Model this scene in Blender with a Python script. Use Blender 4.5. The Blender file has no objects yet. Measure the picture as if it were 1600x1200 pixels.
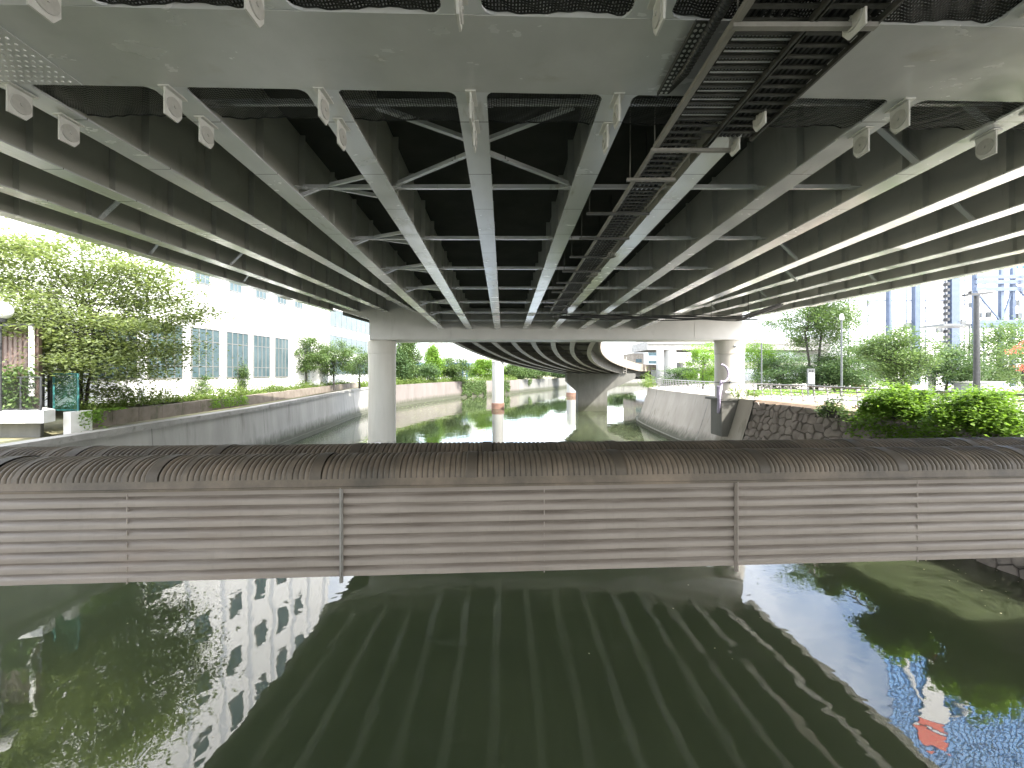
import bpy, math, random
import numpy as np
from mathutils import Vector, Matrix

# ------------------------------------------------------------------ camera / light
sc = bpy.context.scene
F, CX, HY, EYE = 640.0, 800.0, 583.0, 6.15      # focal length in photo pixels, axis, horizon row, eye height over the water
cam_d = bpy.data.cameras.new("camera"); cam = bpy.data.objects.new("camera", cam_d)
sc.collection.objects.link(cam); sc.camera = cam
cam.location = (0, 0, EYE); cam.rotation_euler = (math.radians(90), 0, 0)
cam_d.sensor_fit = 'HORIZONTAL'; cam_d.sensor_width = 36.0; cam_d.lens = 36.0 * F / 1600.0
cam_d.shift_y = -(600 - HY) / 1600.0
cam_d.clip_start = 0.05; cam_d.clip_end = 3000

CLX = 0.0
SUN_EL, SUN_AZ = math.radians(49), math.atan2(0.80, -0.60)     # azimuth from +Y towards +X
w = bpy.data.worlds.new("World"); sc.world = w; w.use_nodes = True
nt = w.node_tree; nt.nodes.clear()
sky = nt.nodes.new('ShaderNodeTexSky'); sky.sky_type = 'NISHITA'; sky.sun_disc = False
sky.sun_elevation = SUN_EL; sky.sun_rotation = SUN_AZ; sky.air_density = 1.0; sky.dust_density = 3.0; sky.ozone_density = 0.7
bg = nt.nodes.new('ShaderNodeBackground'); bg.inputs[1].default_value = 0.15
wo = nt.nodes.new('ShaderNodeOutputWorld')
tc = nt.nodes.new('ShaderNodeTexCoord'); cn = nt.nodes.new('ShaderNodeTexNoise'); cn.inputs['Scale'].default_value = 2.2; cn.inputs['Detail'].default_value = 7; cn.inputs['Roughness'].default_value = 0.58
cr = nt.nodes.new('ShaderNodeValToRGB'); cr.color_ramp.elements[0].position = 0.36; cr.color_ramp.elements[1].position = 0.60
cmix = nt.nodes.new('ShaderNodeMix'); cmix.data_type = 'RGBA'; cmix.inputs['B'].default_value = (7.2, 7.3, 7.5, 1)
cmap = nt.nodes.new('ShaderNodeMapping'); cmap.inputs['Location'].default_value = (CLX, 0.3, 0.15); nt.links.new(tc.outputs['Generated'], cmap.inputs[0]); nt.links.new(cmap.outputs[0], cn.inputs['Vector']); nt.links.new(cn.outputs['Fac'], cr.inputs[0]); nt.links.new(cr.outputs['Color'], cmix.inputs['Factor'])
nt.links.new(sky.outputs[0], cmix.inputs['A']); nt.links.new(cmix.outputs['Result'], bg.inputs[0]); nt.links.new(bg.outputs[0], wo.inputs[0])
sd = bpy.data.lights.new("sun", 'SUN'); sd.energy = 2.3; sd.angle = math.radians(0.5); sd.color = (1.0, 0.95, 0.87)
so = bpy.data.objects.new("sun", sd); sc.collection.objects.link(so)
sv = Vector((math.sin(SUN_AZ) * math.cos(SUN_EL), math.cos(SUN_AZ) * math.cos(SUN_EL), math.sin(SUN_EL)))
so.rotation_euler = sv.to_track_quat('Z', 'Y').to_euler(); so.location = (20, -20, 60)
sc.view_settings.view_transform = 'Standard'; sc.view_settings.look = 'None'
sc.view_settings.exposure = 2.75; sc.view_settings.gamma = 1.0; sc.view_settings.use_curve_mapping = False
sc.render.engine = 'CYCLES'
cy = sc.cycles
cy.max_bounces = 10; cy.diffuse_bounces = 5; cy.glossy_bounces = 4; cy.transparent_max_bounces = 12; cy.transmission_bounces = 4
cy.sample_clamp_indirect = 4.0; cy.blur_glossy = 0.6; cy.use_denoising = True

rng = np.random.default_rng(7); R = random.Random(11)
C = sc.collection

# ------------------------------------------------------------------ materials
def new_mat(name):
    m = bpy.data.materials.new(name); m.use_nodes = True
    n = m.node_tree.nodes; n.clear()
    out = n.new('ShaderNodeOutputMaterial'); b = n.new('ShaderNodeBsdfPrincipled')
    m.node_tree.links.new(b.outputs[0], out.inputs[0])
    return m, m.node_tree, b
def N(t, kind, **kw):
    n = t.nodes.new(kind)
    for k, v in kw.items(): setattr(n, k, v)
    return n
def noise(t, scale, detail=4, stretch=(1, 1, 1), rough=0.6, dist=0.0):
    g = N(t, 'ShaderNodeNewGeometry'); mp = N(t, 'ShaderNodeMapping')
    mp.inputs['Scale'].default_value = stretch
    t.links.new(g.outputs['Position'], mp.inputs[0])
    x = N(t, 'ShaderNodeTexNoise'); x.inputs['Scale'].default_value = scale; x.inputs['Detail'].default_value = detail
    x.inputs['Roughness'].default_value = rough; x.inputs['Distortion'].default_value = dist
    t.links.new(mp.outputs[0], x.inputs['Vector']); return x.outputs['Fac']
def ramp(t, fac, stops):
    r = N(t, 'ShaderNodeValToRGB'); e = r.color_ramp.elements
    while len(e) < len(stops): e.new(0.5)
    for el, (p, c) in zip(e, stops):
        el.position = p; el.color = (c[0], c[1], c[2], 1) if not isinstance(c, (int, float)) else (c, c, c, 1)
    t.links.new(fac, r.inputs[0]); return r.outputs['Color']
def mix(t, fac, a, b, mode='MIX'):
    m = N(t, 'ShaderNodeMix', data_type='RGBA', blend_type=mode)
    for s, v in ((m.inputs['Factor'], fac), (m.inputs['A'], a), (m.inputs['B'], b)):
        if hasattr(v, 'is_output'): t.links.new(v, s)
        elif isinstance(v, (int, float)): s.default_value = v
        else: s.default_value = (*v, 1)
    return m.outputs['Result']
def bump(t, b, h, strength=0.3, dist=0.02):
    n = N(t, 'ShaderNodeBump'); n.inputs['Strength'].default_value = strength; n.inputs['Distance'].default_value = dist
    t.links.new(h, n.inputs['Height']); t.links.new(n.outputs[0], b.inputs['Normal'])
def pm(name, c1, c2, scale=3.0, stretch=(1, 1, 1), rough=0.6, bmp=0.15, bscale=30, metal=0.0, spot=None, lo=0.3, hi=0.7, spec=0.5, tide=None, seam=None):
    """two-tone noisy surface with fine bump and optional second stain layer (colour, scale, stretch, threshold)"""
    m, t, b = new_mat(name)
    col = ramp(t, noise(t, scale, 6, stretch), [(lo, c1), (hi, c2)])
    if spot:
        sc_, ss, st, th = spot
        f = ramp(t, noise(t, ss, 5, st), [(th, 0.0), (min(th + 0.18, 1), 1.0)])
        col = mix(t, f, col, sc_)
    if tide or seam:
        g = N(t, 'ShaderNodeNewGeometry'); sx_ = N(t, 'ShaderNodeSeparateXYZ'); t.links.new(g.outputs['Position'], sx_.inputs[0])
    if tide:          # algae and damp below a ragged line a little over the water
        ad = N(t, 'ShaderNodeMath', operation='MULTIPLY_ADD'); t.links.new(noise(t, 2.2, 5, (1, 1, .5)), ad.inputs[0]); ad.inputs[1].default_value = -1.1; t.links.new(sx_.outputs['Z'], ad.inputs[2])
        col = mix(t, ramp(t, ad.outputs[0], [(0.0, 0.88), (max(0.01, tide), 0.0)]), col, (0.045, 0.05, 0.028))
    if seam:          # joints across the run, one every seam metres
        dv = N(t, 'ShaderNodeMath', operation='DIVIDE'); t.links.new(sx_.outputs['Y'], dv.inputs[0]); dv.inputs[1].default_value = seam[0]
        fr = N(t, 'ShaderNodeMath', operation='FRACT'); t.links.new(dv.outputs[0], fr.inputs[0])
        lt = N(t, 'ShaderNodeMath', operation='LESS_THAN'); t.links.new(fr.outputs[0], lt.inputs[0]); lt.inputs[1].default_value = seam[1]
        m5 = N(t, 'ShaderNodeMath', operation='MULTIPLY'); t.links.new(lt.outputs[0], m5.inputs[0]); m5.inputs[1].default_value = seam[2]
        col = mix(t, m5.outputs[0], col, (0.07, 0.07, 0.06))
    t.links.new(col, b.inputs['Base Color'])
    b.inputs['Roughness'].default_value = rough; b.inputs['Metallic'].default_value = metal
    b.inputs['Specular IOR Level'].default_value = spec
    if bmp: bump(t, b, noise(t, bscale, 4), bmp, 0.01)
    return m
def leaf_mat(name, c1, c2, c3, trans=0.35):
    m, t, b = new_mat(name)
    g = N(t, 'ShaderNodeNewGeometry')
    col = ramp(t, g.outputs['Random Per Island'], [(0.0, c1), (0.55, c2), (1.0, c3)])
    col = mix(t, ramp(t, noise(t, 0.9, 3), [(0.35, 0.0), (0.65, 1.0)]), col, tuple(0.72 * x for x in c2))
    t.links.new(col, b.inputs['Base Color']); b.inputs['Roughness'].default_value = 0.55
    b.inputs['Specular IOR Level'].default_value = 0.3
    tr = N(t, 'ShaderNodeBsdfTranslucent'); t.links.new(mix(t, 1.0, col, (1.25, 1.3, 0.7), 'MULTIPLY'), tr.inputs['Color'])
    ms = N(t, 'ShaderNodeMixShader'); ms.inputs[0].default_value = trans
    t.links.new(b.outputs[0], ms.inputs[1]); t.links.new(tr.outputs[0], ms.inputs[2])
    out = [n for n in t.nodes if n.type == 'OUTPUT_MATERIAL'][0]; t.links.new(ms.outputs[0], out.inputs[0])
    return m

M = {}
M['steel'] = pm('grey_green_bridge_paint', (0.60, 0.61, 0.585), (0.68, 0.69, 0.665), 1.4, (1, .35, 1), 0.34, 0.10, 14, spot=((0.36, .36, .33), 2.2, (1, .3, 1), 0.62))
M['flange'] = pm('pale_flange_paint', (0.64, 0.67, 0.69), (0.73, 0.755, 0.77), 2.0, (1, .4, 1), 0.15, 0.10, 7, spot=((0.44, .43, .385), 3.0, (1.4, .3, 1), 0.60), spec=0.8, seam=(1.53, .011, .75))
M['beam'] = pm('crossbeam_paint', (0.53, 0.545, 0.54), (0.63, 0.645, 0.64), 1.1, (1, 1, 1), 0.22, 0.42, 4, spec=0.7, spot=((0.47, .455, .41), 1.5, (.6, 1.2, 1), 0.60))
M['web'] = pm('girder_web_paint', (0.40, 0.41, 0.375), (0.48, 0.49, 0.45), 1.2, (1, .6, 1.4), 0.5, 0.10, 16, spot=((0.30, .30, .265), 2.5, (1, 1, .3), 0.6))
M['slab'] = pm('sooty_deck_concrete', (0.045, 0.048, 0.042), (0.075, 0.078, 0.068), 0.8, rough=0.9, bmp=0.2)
M['cap'] = pm('pier_beam_paint', (0.50, 0.497, 0.475), (0.57, 0.567, 0.545), 0.7, rough=0.45, bmp=0.06, spot=((0.39, .39, .365), 1.0, (1, 1, .25), 0.62))
M['column'] = pm('column_paint', (0.50, 0.485, 0.43), (0.60, 0.58, 0.53), 0.9, (2, 2, .25), 0.5, 0.07, 20, spot=((0.40, .385, .33), 2.4, (2, 2, .12), 0.60), tide=.7)
for k_ in ('flange', 'beam'):
    pb_ = [n for n in M[k_].node_tree.nodes if n.type == 'BSDF_PRINCIPLED'][0]; pb_.inputs['Coat Weight'].default_value = 1.0; pb_.inputs['Coat Roughness'].default_value = 0.12 if k_ == 'flange' else 0.2; pb_.inputs['Coat IOR'].default_value = 1.7
    t_ = M[k_].node_tree; rr_ = ramp(t_, noise(t_, 1.6, 4, (.8, 1.6, 1), .6), [(0.30, 0.13), (0.70, 0.30)]); t_.links.new(rr_, pb_.inputs['Coat Roughness']); t_.links.new(rr_, pb_.inputs['Roughness'])
M['plate'] = pm('galvanised_link_plate', (0.55, 0.555, 0.53), (0.64, 0.64, 0.61), 8, rough=0.42, bmp=0.1, spot=((0.30, .25, .19), 9, (1, 1, 1), 0.66))
M['disc'] = pm('worn_pin_disc', (0.40, 0.40, 0.375), (0.48, 0.475, 0.45), 14, rough=0.4, bmp=0.1)
M['road_col'] = pm('pale_road_column_paint', (0.30, 0.30, 0.285), (0.38, 0.378, 0.36), .6, (2, 2, .2), 0.6, 0.05, spot=((0.24, .235, .215), 2, (2, 2, .15), .6))
M['dark_steel'] = pm('dark_tray_steel', (0.035, 0.037, 0.033), (0.075, 0.075, 0.066), 6, rough=0.5, bmp=0.1, metal=0.2)
M['rail_steel'] = pm('weathered_tray_rail', (0.19, 0.185, 0.165), (0.30, 0.29, 0.265), 5, (1, .3, 1), 0.45, 0.1, 25)
M['cable'] = pm('black_cable_sheath', (0.018, 0.02, 0.02), (0.04, 0.042, 0.04), 12, rough=0.45, bmp=0.08)
M['net'] = pm('black_nylon_net', (0.010, 0.012, 0.011), (0.022, 0.025, 0.022), 10, rough=0.7, bmp=0)
M['top_plate'] = pm('bright_hole_backing', (0.55, 0.58, 0.60), (0.7, 0.72, 0.74), 6, rough=0.35, bmp=0.05)
M['old_conc'] = pm('dark_weathered_concrete', (0.085, 0.085, 0.075), (0.14, 0.137, 0.122), 0.8, (1, 1, .3), 0.85, 0.3, 18, spot=((0.20, .20, .185), 1.6, (1.5, 1.5, .08), 0.62), tide=1.2)
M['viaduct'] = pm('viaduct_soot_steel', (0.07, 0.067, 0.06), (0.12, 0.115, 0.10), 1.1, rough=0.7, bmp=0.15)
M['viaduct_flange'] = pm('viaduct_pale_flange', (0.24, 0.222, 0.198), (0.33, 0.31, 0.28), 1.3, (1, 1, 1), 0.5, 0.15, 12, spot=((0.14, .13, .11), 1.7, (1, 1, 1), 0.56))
M['wall_conc'] = pm('canal_wall_concrete', (0.26, 0.255, 0.235), (0.36, 0.35, 0.325), 0.7, (1, 1, .25), 0.85, 0.3, 14, spot=((0.17, .165, .145), 1.1, (1.2, 1.2, .1), 0.56), tide=.9, seam=(10.5, .005, .6))
M['wall_right'] = pm('pale_river_wall_concrete', (0.33, 0.30, 0.255), (0.42, 0.385, 0.335), 0.7, (1, 1, .3), 0.85, 0.25, 14, spot=((0.22, .21, .17), 1.3, (1.2, 1.2, .1), 0.58), tide=.9)
M['far_wall'] = pm('far_grey_wall_concrete', (0.12, 0.12, 0.11), (0.18, 0.178, 0.165), 0.5, (1, 1, .3), 0.9, 0.2, spot=((0.08, .08, .065), .8, (1, 1, .1), 0.55), tide=.8)
M['coping'] = pm('coping_concrete', (0.22, 0.215, 0.20), (0.34, 0.33, 0.31), 1.5, rough=0.9, bmp=0.35, bscale=22, spot=((0.13, .13, .115), 2.0, (1, 1, 1), 0.58))
M['brown_wall'] = pm('brown_painted_wall', (0.125, 0.108, 0.098), (0.165, 0.145, 0.133), 0.6, (1, 1, .3), 0.85, 0.2, spot=((0.10, .085, .072), 0.9, (1, 1, .12), 0.58), tide=.8)
M['blocks'] = pm('mossy_block_concrete', (0.15, 0.125, 0.10), (0.25, 0.215, 0.18), 1.2, rough=0.95, bmp=0.4, bscale=16, spot=((0.09, .09, .055), 1.4, (1, 1, .5), 0.55))
M['stone'] = pm('rubble_stone', (0.15, 0.128, 0.11), (0.27, 0.235, 0.205), 1.5, rough=0.9, bmp=0.6, bscale=9, spot=((0.12, .11, .095), 2.0, (1, 1, 1), 0.58))
M['mortar'] = pm('rubble_joint', (0.045, 0.04, 0.034), (0.08, 0.072, 0.06), 3, rough=0.95, bmp=0.4)
M['soil'] = pm('dry_soil', (0.28, 0.20, 0.14), (0.40, 0.31, 0.23), 2, rough=0.95, bmp=0.5, bscale=15)
M['ground'] = pm('bank_ground', (0.14, 0.15, 0.07), (0.24, 0.21, 0.13), 0.6, rough=0.95, bmp=0.3)
M['paving'] = pm('promenade_paving', (0.42, 0.39, 0.35), (0.52, 0.49, 0.44), 0.9, rough=0.9, bmp=0.2)
M['white_wall'] = pm('white_render', (0.72, 0.72, 0.71), (0.80, 0.80, 0.79), 0.4, (1, 1, .3), 0.7, 0.05)
M['grey_wall'] = pm('pale_grey_cladding', (0.50, 0.52, 0.55), (0.60, 0.62, 0.65), 0.5, rough=0.6, bmp=0.05)
M['glass'] = pm('reflective_window_glass', (0.045, 0.075, 0.085), (0.085, 0.12, 0.13), 0.7, rough=0.15, bmp=0.0, spec=0.25)
M['frame'] = pm('window_frame_metal', (0.12, 0.125, 0.12), (0.17, 0.175, 0.17), 4, rough=0.5, bmp=0)
M['shed'] = pm('brown_corrugated_steel', (0.10, 0.066, 0.055), (0.14, 0.098, 0.084), 1.4, (1, 1, .2), 0.5, 0.05)
M['white_paint'] = pm('white_paint', (0.62, 0.62, 0.61), (0.70, 0.70, 0.69), 3, rough=0.4, bmp=0.03)
M['globe'] = pm('opal_globe', (0.78, 0.79, 0.80), (0.84, 0.85, 0.86), 3, rough=0.2, bmp=0)
M['black_paint'] = pm('black_paint', (0.02, 0.022, 0.024), (0.04, 0.042, 0.045), 6, rough=0.45, bmp=0.03)
M['teal'] = pm('teal_fence_paint', (0.03, 0.15, 0.15), (0.05, 0.20, 0.20), 5, rough=0.5, bmp=0.03)
M['green_net'] = pm('green_fence_mesh', (0.02, 0.10, 0.075), (0.04, 0.15, 0.11), 5, rough=0.6, bmp=0)
M['stainless'] = pm('stainless_rail', (0.17, 0.17, 0.168), (0.25, 0.25, 0.245), 4, rough=0.4, bmp=0.02, metal=0.2)
M['post_grey'] = pm('grey_post_paint', (0.075, 0.085, 0.09), (0.11, 0.12, 0.125), 4, rough=0.45, bmp=0.02)
M['cabinet'] = pm('pale_grey_cabinet', (0.22, 0.235, 0.26), (0.28, 0.295, 0.32), 2, rough=0.5, bmp=0.02)
M['blue_steel'] = pm('blue_grey_steel', (0.055, 0.08, 0.135), (0.08, 0.11, 0.17), 1.5, rough=0.5, bmp=0.02)
M['blue_fascia'] = pm('deep_blue_fascia', (0.03, 0.07, 0.30), (0.05, 0.10, 0.38), 1.5, rough=0.4, bmp=0.0)
M['blue_glass'] = pm('blue_curtain_wall', (0.12, 0.33, 0.72), (0.17, 0.42, 0.80), 0.15, rough=0.35, bmp=0.0)
M['dark_blue'] = pm('dark_blue_mullion', (0.02, 0.06, 0.18), (0.03, 0.09, 0.24), 1, rough=0.4, bmp=0.0)
M['red'] = pm('red_paint', (0.62, 0.05, 0.03), (0.72, 0.08, 0.05), 2, rough=0.45, bmp=0.02)
M['orange_brick'] = pm('red_brick_base', (0.15, 0.085, 0.062), (0.22, 0.125, 0.092), 3, rough=0.85, bmp=0.3)
M['bark'] = pm('bark', (0.028, 0.026, 0.023), (0.06, 0.055, 0.05), 6, (1, 1, .3), 0.9, 0.5, 20)
M['pipe_purple'] = pm('mauve_conduit', (0.33, 0.29, 0.40), (0.42, 0.38, 0.48), 5, rough=0.5, bmp=0.03)
M['rubber'] = pm('black_rubber', (0.02, 0.02, 0.02), (0.035, 0.035, 0.035), 6, rough=0.8, bmp=0.05)
M['leaf_pale'] = leaf_mat('pale_zelkova_leaf', (0.15, 0.195, 0.085), (0.21, 0.26, 0.12), (0.285, 0.325, 0.17), 0.45)
M['leaf_mid'] = leaf_mat('mid_green_leaf', (0.065, 0.115, 0.038), (0.105, 0.17, 0.058), (0.16, 0.225, 0.085))
M['leaf_dark'] = leaf_mat('dark_green_leaf', (0.045, 0.09, 0.036), (0.075, 0.13, 0.052), (0.12, 0.18, 0.075))
M['leaf_bright'] = leaf_mat('bright_shrub_leaf', (0.125, 0.225, 0.04), (0.185, 0.315, 0.058), (0.26, 0.40, 0.09), 0.5)
M['grass'] = leaf_mat('weed_leaf', (0.08, 0.14, 0.03), (0.13, 0.20, 0.045), (0.22, 0.25, 0.09), 0.35)
M['flower'] = leaf_mat('crape_flower', (0.55, 0.05, 0.07), (0.68, 0.09, 0.10), (0.75, 0.20, 0.18), 0.35)
M['fallen'] = leaf_mat('fallen_leaf', (0.45, 0.40, 0.20), (0.55, 0.52, 0.35), (0.65, 0.6, 0.4), 0.1)

# ribbed cladding of the pipe bridge: pale paint, dirt lies in the grooves ('dirt' attribute) and runs in long streaks
def clad_mat():
    m, t, b = new_mat('pipe_bridge_cladding')
    base = ramp(t, noise(t, 1.2, 5, (.5, 1, 2)), [(0.3, (0.215, 0.186, 0.155)), (0.7, (0.305, 0.268, 0.228))])
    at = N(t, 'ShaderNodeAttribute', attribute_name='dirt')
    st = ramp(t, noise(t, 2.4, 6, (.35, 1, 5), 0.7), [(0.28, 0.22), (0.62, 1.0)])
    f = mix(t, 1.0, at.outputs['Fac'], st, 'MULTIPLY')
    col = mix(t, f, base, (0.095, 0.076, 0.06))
    ru = ramp(t, noise(t, 0.9, 5, (.6, 1, 1.5)), [(0.58, 0.0), (0.80, 0.4)])
    col = mix(t, ru, col, (0.25, 0.19, 0.145))
    dr = ramp(t, noise(t, 5.5, 6, (1.6, 1.6, .10), .75), [(0.52, 0.0), (0.75, 0.45)])
    col = mix(t, dr, col, (0.17, 0.15, 0.125))
    sp = ramp(t, noise(t, 22, 4), [(0.66, 0.0), (0.74, 0.7)])
    col = mix(t, sp, col, (0.2, 0.17, 0.14))
    t.links.new(col, b.inputs['Base Color']); b.inputs['Roughness'].default_value = 0.5
    bump(t, b, noise(t, 12, 4), 0.15, 0.01); return m
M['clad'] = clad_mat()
def cover_mat():
    m, t, b = new_mat('pipe_cover_weathered')
    base = ramp(t, noise(t, 1.0, 6, (1, 1, 1), 0.7), [(0.28, (0.052, 0.044, 0.032)), (0.5, (0.112, 0.090, 0.064)), (0.72, (0.19, 0.148, 0.105))])
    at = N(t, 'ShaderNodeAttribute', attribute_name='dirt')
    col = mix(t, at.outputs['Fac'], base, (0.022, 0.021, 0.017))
    li = ramp(t, noise(t, 9, 5, (1, 1, 1), 0.7), [(0.68, 0.0), (0.80, 0.5)])
    col = mix(t, li, col, (0.24, 0.225, 0.185))
    t.links.new(col, b.inputs['Base Color']); b.inputs['Roughness'].default_value = 0.62
    bump(t, b, noise(t, 40, 4), 0.25, 0.006); return m
M['cover'] = cover_mat()
def water_mat():
    m, t, b = new_mat('canal_water')
    col = ramp(t, noise(t, 0.12, 4, (1, 1, 1)), [(0.3, (0.040, 0.052, 0.025)), (0.7, (0.062, 0.075, 0.037))])
    t.links.new(col, b.inputs['Base Color']); b.inputs['Roughness'].default_value = 0.015; b.inputs['IOR'].default_value = 1.6
    b.inputs['Subsurface Weight'].default_value = 1.0; b.inputs['Subsurface Radius'].default_value = (1.0, 1.0, 0.8); b.inputs['Subsurface Scale'].default_value = 4.0
    a = N(t, 'ShaderNodeMath', operation='MULTIPLY_ADD')
    t.links.new(noise(t, 0.62, 2, (1, 1.25, 1), 0.5, 0.5), a.inputs[0]); a.inputs[1].default_value = 1.0
    n2 = N(t, 'ShaderNodeMath', operation='MULTIPLY'); t.links.new(noise(t, 3.0, 2, (1, 1.3, 1), 0.55, 0.3), n2.inputs[0]); n2.inputs[1].default_value = 0.09
    t.links.new(n2.outputs[0], a.inputs[2])
    bump(t, b, a.outputs[0], 1.0, 0.0095); return m
M['water'] = water_mat()

# ------------------------------------------------------------------ mesh building
def px(x, y, d):
    return Vector(((x - CX) * d / F, d, EYE - (y - HY) * d / F))
def at(x, d, z): return Vector(((x - CX) * d / F, d, z))
class MB:
    def __init__(s): s.v = []; s.f = []; s.dirt = {}
    def add(s, vs, fs):
        o = len(s.v); s.v += [tuple(p) for p in vs]; s.f += [tuple(i + o for i in q) for q in fs]; return o
    def box(s, x0, x1, y0, y1, z0, z1):
        s.add([(x, y, z) for z in (z0, z1) for y in (y0, y1) for x in (x0, x1)],
              [(0, 2, 3, 1), (4, 5, 7, 6), (0, 1, 5, 4), (2, 6, 7, 3), (0, 4, 6, 2), (1, 3, 7, 5)])
    def bar(s, a, b, wd, ht, up=(0, 0, 1)):
        a, b = Vector(a), Vector(b); d = (b - a).normalized(); u = Vector(up)
        if abs(d.dot(u)) > 0.98: u = Vector((0, 1, 0))
        x = d.cross(u).normalized() * wd / 2; z = x.cross(d).normalized() * ht / 2
        vs = [p + sx * x + sz * z for p in (a, b) for sx, sz in ((-1, -1), (1, -1), (1, 1), (-1, 1))]
        s.add(vs, [(0, 1, 2, 3), (7, 6, 5, 4), (0, 4, 5, 1), (1, 5, 6, 2), (2, 6, 7, 3), (3, 7, 4, 0)])
    def tube(s, pts, r, seg=8, caps=True):
        pts = [Vector(p) for p in pts]; rs = r if isinstance(r, (list, tuple)) else [r] * len(pts)
        base = len(s.v); n = len(pts); ref = None
        for i, p in enumerate(pts):
            d = (pts[min(i + 1, n - 1)] - pts[max(i - 1, 0)]).normalized()
            if ref is None:
                ref = Vector((0, 0, 1)) if abs(d.z) < 0.9 else Vector((1, 0, 0))
            x = d.cross(ref).normalized(); y = x.cross(d).normalized(); ref = y
            for k in range(seg):
                a = 2 * math.pi * k / seg
                s.v.append(tuple(p + x * (math.cos(a) * rs[i]) + y * (math.sin(a) * rs[i])))
        for i in range(n - 1):
            for k in range(seg):
                a = base + i * seg + k; b = base + i * seg + (k + 1) % seg
                s.f.append((a, b, b + seg, a + seg))
        if caps:
            s.f.append(tuple(base + k for k in reversed(range(seg)))); s.f.append(tuple(base + (n - 1) * seg + k for k in range(seg)))
    def lathe(s, c, prof, seg=24):
        c = Vector(c); base = len(s.v); n = len(prof)
        for r, z in prof:
            for k in range(seg):
                a = 2 * math.pi * k / seg; s.v.append((c.x + r * math.cos(a), c.y + r * math.sin(a), c.z + z))
        for i in range(n - 1):
            for k in range(seg):
                a = base + i * seg + k; b = base + i * seg + (k + 1) % seg
                s.f.append((a, b, b + seg, a + seg))
        s.f.append(tuple(base + k for k in reversed(range(seg)))); s.f.append(tuple(base + (n - 1) * seg + k for k in range(seg)))
    def prism(s, poly, vec):
        vec = Vector(vec); n = len(poly); p = [Vector(q) for q in poly]
        s.add(p + [q + vec for q in p], [tuple(reversed(range(n))), tuple(range(n, 2 * n))] + [(i, (i + 1) % n, n + (i + 1) % n, n + i) for i in range(n)])
    def disc(s, c, axis, r, th, seg=20):
        c = Vector(c); a = Vector(axis).normalized(); s.tube([c - a * th / 2, c + a * th / 2], r, seg)
    def sweep(s, left, right, z_of=None):
        pass
    def build(s, name, mat, parent=None, base=(0, 0, 0), smooth=False):
        me = bpy.data.meshes.new(name); b = Vector(base)
        me.from_pydata([tuple(Vector(p) - b) for p in s.v], [], s.f); me.materials.append(M[mat] if isinstance(mat, str) else mat)
        if smooth: shade(me)
        o = bpy.data.objects.new(name, me); C.objects.link(o)
        if parent is not None: o.parent = parent
        else: o.location = b
        return o
def shade(me, ang=40):
    me.polygons.foreach_set('use_smooth', [True] * len(me.polygons))
    me.set_sharp_from_angle(angle=math.radians(ang))
def tag(o, label, cat, group=None, kind=None):
    if label: o['label'] = label
    if cat: o['category'] = cat
    if group: o['group'] = group
    if kind: o['kind'] = kind
    return o
def thing(name, label, cat, loc, group=None):
    o = bpy.data.objects.new(name, None); C.objects.link(o); o.location = loc; o.empty_display_size = 0.3
    return tag(o, label, cat, group)
def np_quads(name, V, mat, parent=None, base=(0, 0, 0)):
    """V: (n, 4, 3) array of separate quads -> one mesh"""
    n = len(V); me = bpy.data.meshes.new(name)
    me.vertices.add(n * 4); me.loops.add(n * 4); me.polygons.add(n)
    me.vertices.foreach_set('co', (V.reshape(-1, 3) - np.array(base)).astype(np.float32).ravel())
    me.loops.foreach_set('vertex_index', np.arange(n * 4, dtype=np.int32))
    me.polygons.foreach_set('loop_start', np.arange(0, n * 4, 4, dtype=np.int32))
    me.update(calc_edges=True); me.materials.append(M[mat])
    o = bpy.data.objects.new(name, me); C.objects.link(o)
    if parent is not None: o.parent = parent
    else: o.location = base
    return o
def leaf_quads(P, size, flat=0.5, var=0.4, wid=0.55):
    """one diamond-ish leaf at each point, random heading, normals leaning up by flat"""
    n = len(P); nr = rng.normal(size=(n, 3)); nr[:, 2] = np.abs(nr[:, 2]) + flat * 2.2
    nr /= np.linalg.norm(nr, axis=1, keepdims=True)
    t = rng.normal(size=(n, 3)); t -= nr * (t * nr).sum(1, keepdims=True); t /= np.linalg.norm(t, axis=1, keepdims=True)
    b = np.cross(nr, t); s = size * (1 + var * rng.uniform(-1, 1, (n, 1)))
    a0 = P - t * s * .5; a2 = P + t * s * .5 - nr * s * .12
    m = P + t * s * .02
    return np.stack([a0, m + b * s * wid * .5, a2, m - b * s * wid * .5], 1)

# ------------------------------------------------------------------ setting: water, banks, ground
mb = MB(); mb.add([(-700, -200, 0), (700, -200, 0), (700, 1500, 0), (-700, 1500, 0)], [(0, 1, 2, 3)])
tag(mb.build('canal_water', 'water'), None, None, kind='structure')

LW = [(-60, -17.0, 3.5), (0, -17.6, 3.52), (14.5, -18.1, 3.55), (30, -18.9, 3.65), (45, -20.6, 3.8), (56, -22.0, 3.9), (64, -22.4, 3.95), (69, -22.2, 3.95), (74, -21, 3.95),
      (82, -19.5, 3.95), (90, -17.6, 3.97), (104, -13.2, 4.0), (112, -8, 4.0), (123, 0.3, 4.0), (138, 6, 4.05), (150, 12, 4.05), (179, 24.0, 4.1), (215, 60, 4.1), (260, 140, 4.1), (300, 320, 4.1)]
RW = [(-60, 15.0), (0, 15.1), (13, 15.2), (20, 15.15), (29, 14.9), (37, 14.75), (42, 14.9), (47, 15.2), (51, 15.7), (54, 16.6), (57, 18.2), (60, 20.5), (65, 25), (74, 38), (90, 70), (120, 140), (170, 320)]
def poly_at(T, y, i):
    for a, b in zip(T, T[1:]):
        if a[0] <= y <= b[0]:
            u = (y - a[0]) / (b[0] - a[0]); return a[i] + u * (b[i] - a[i])
    return T[-1][i]
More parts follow.
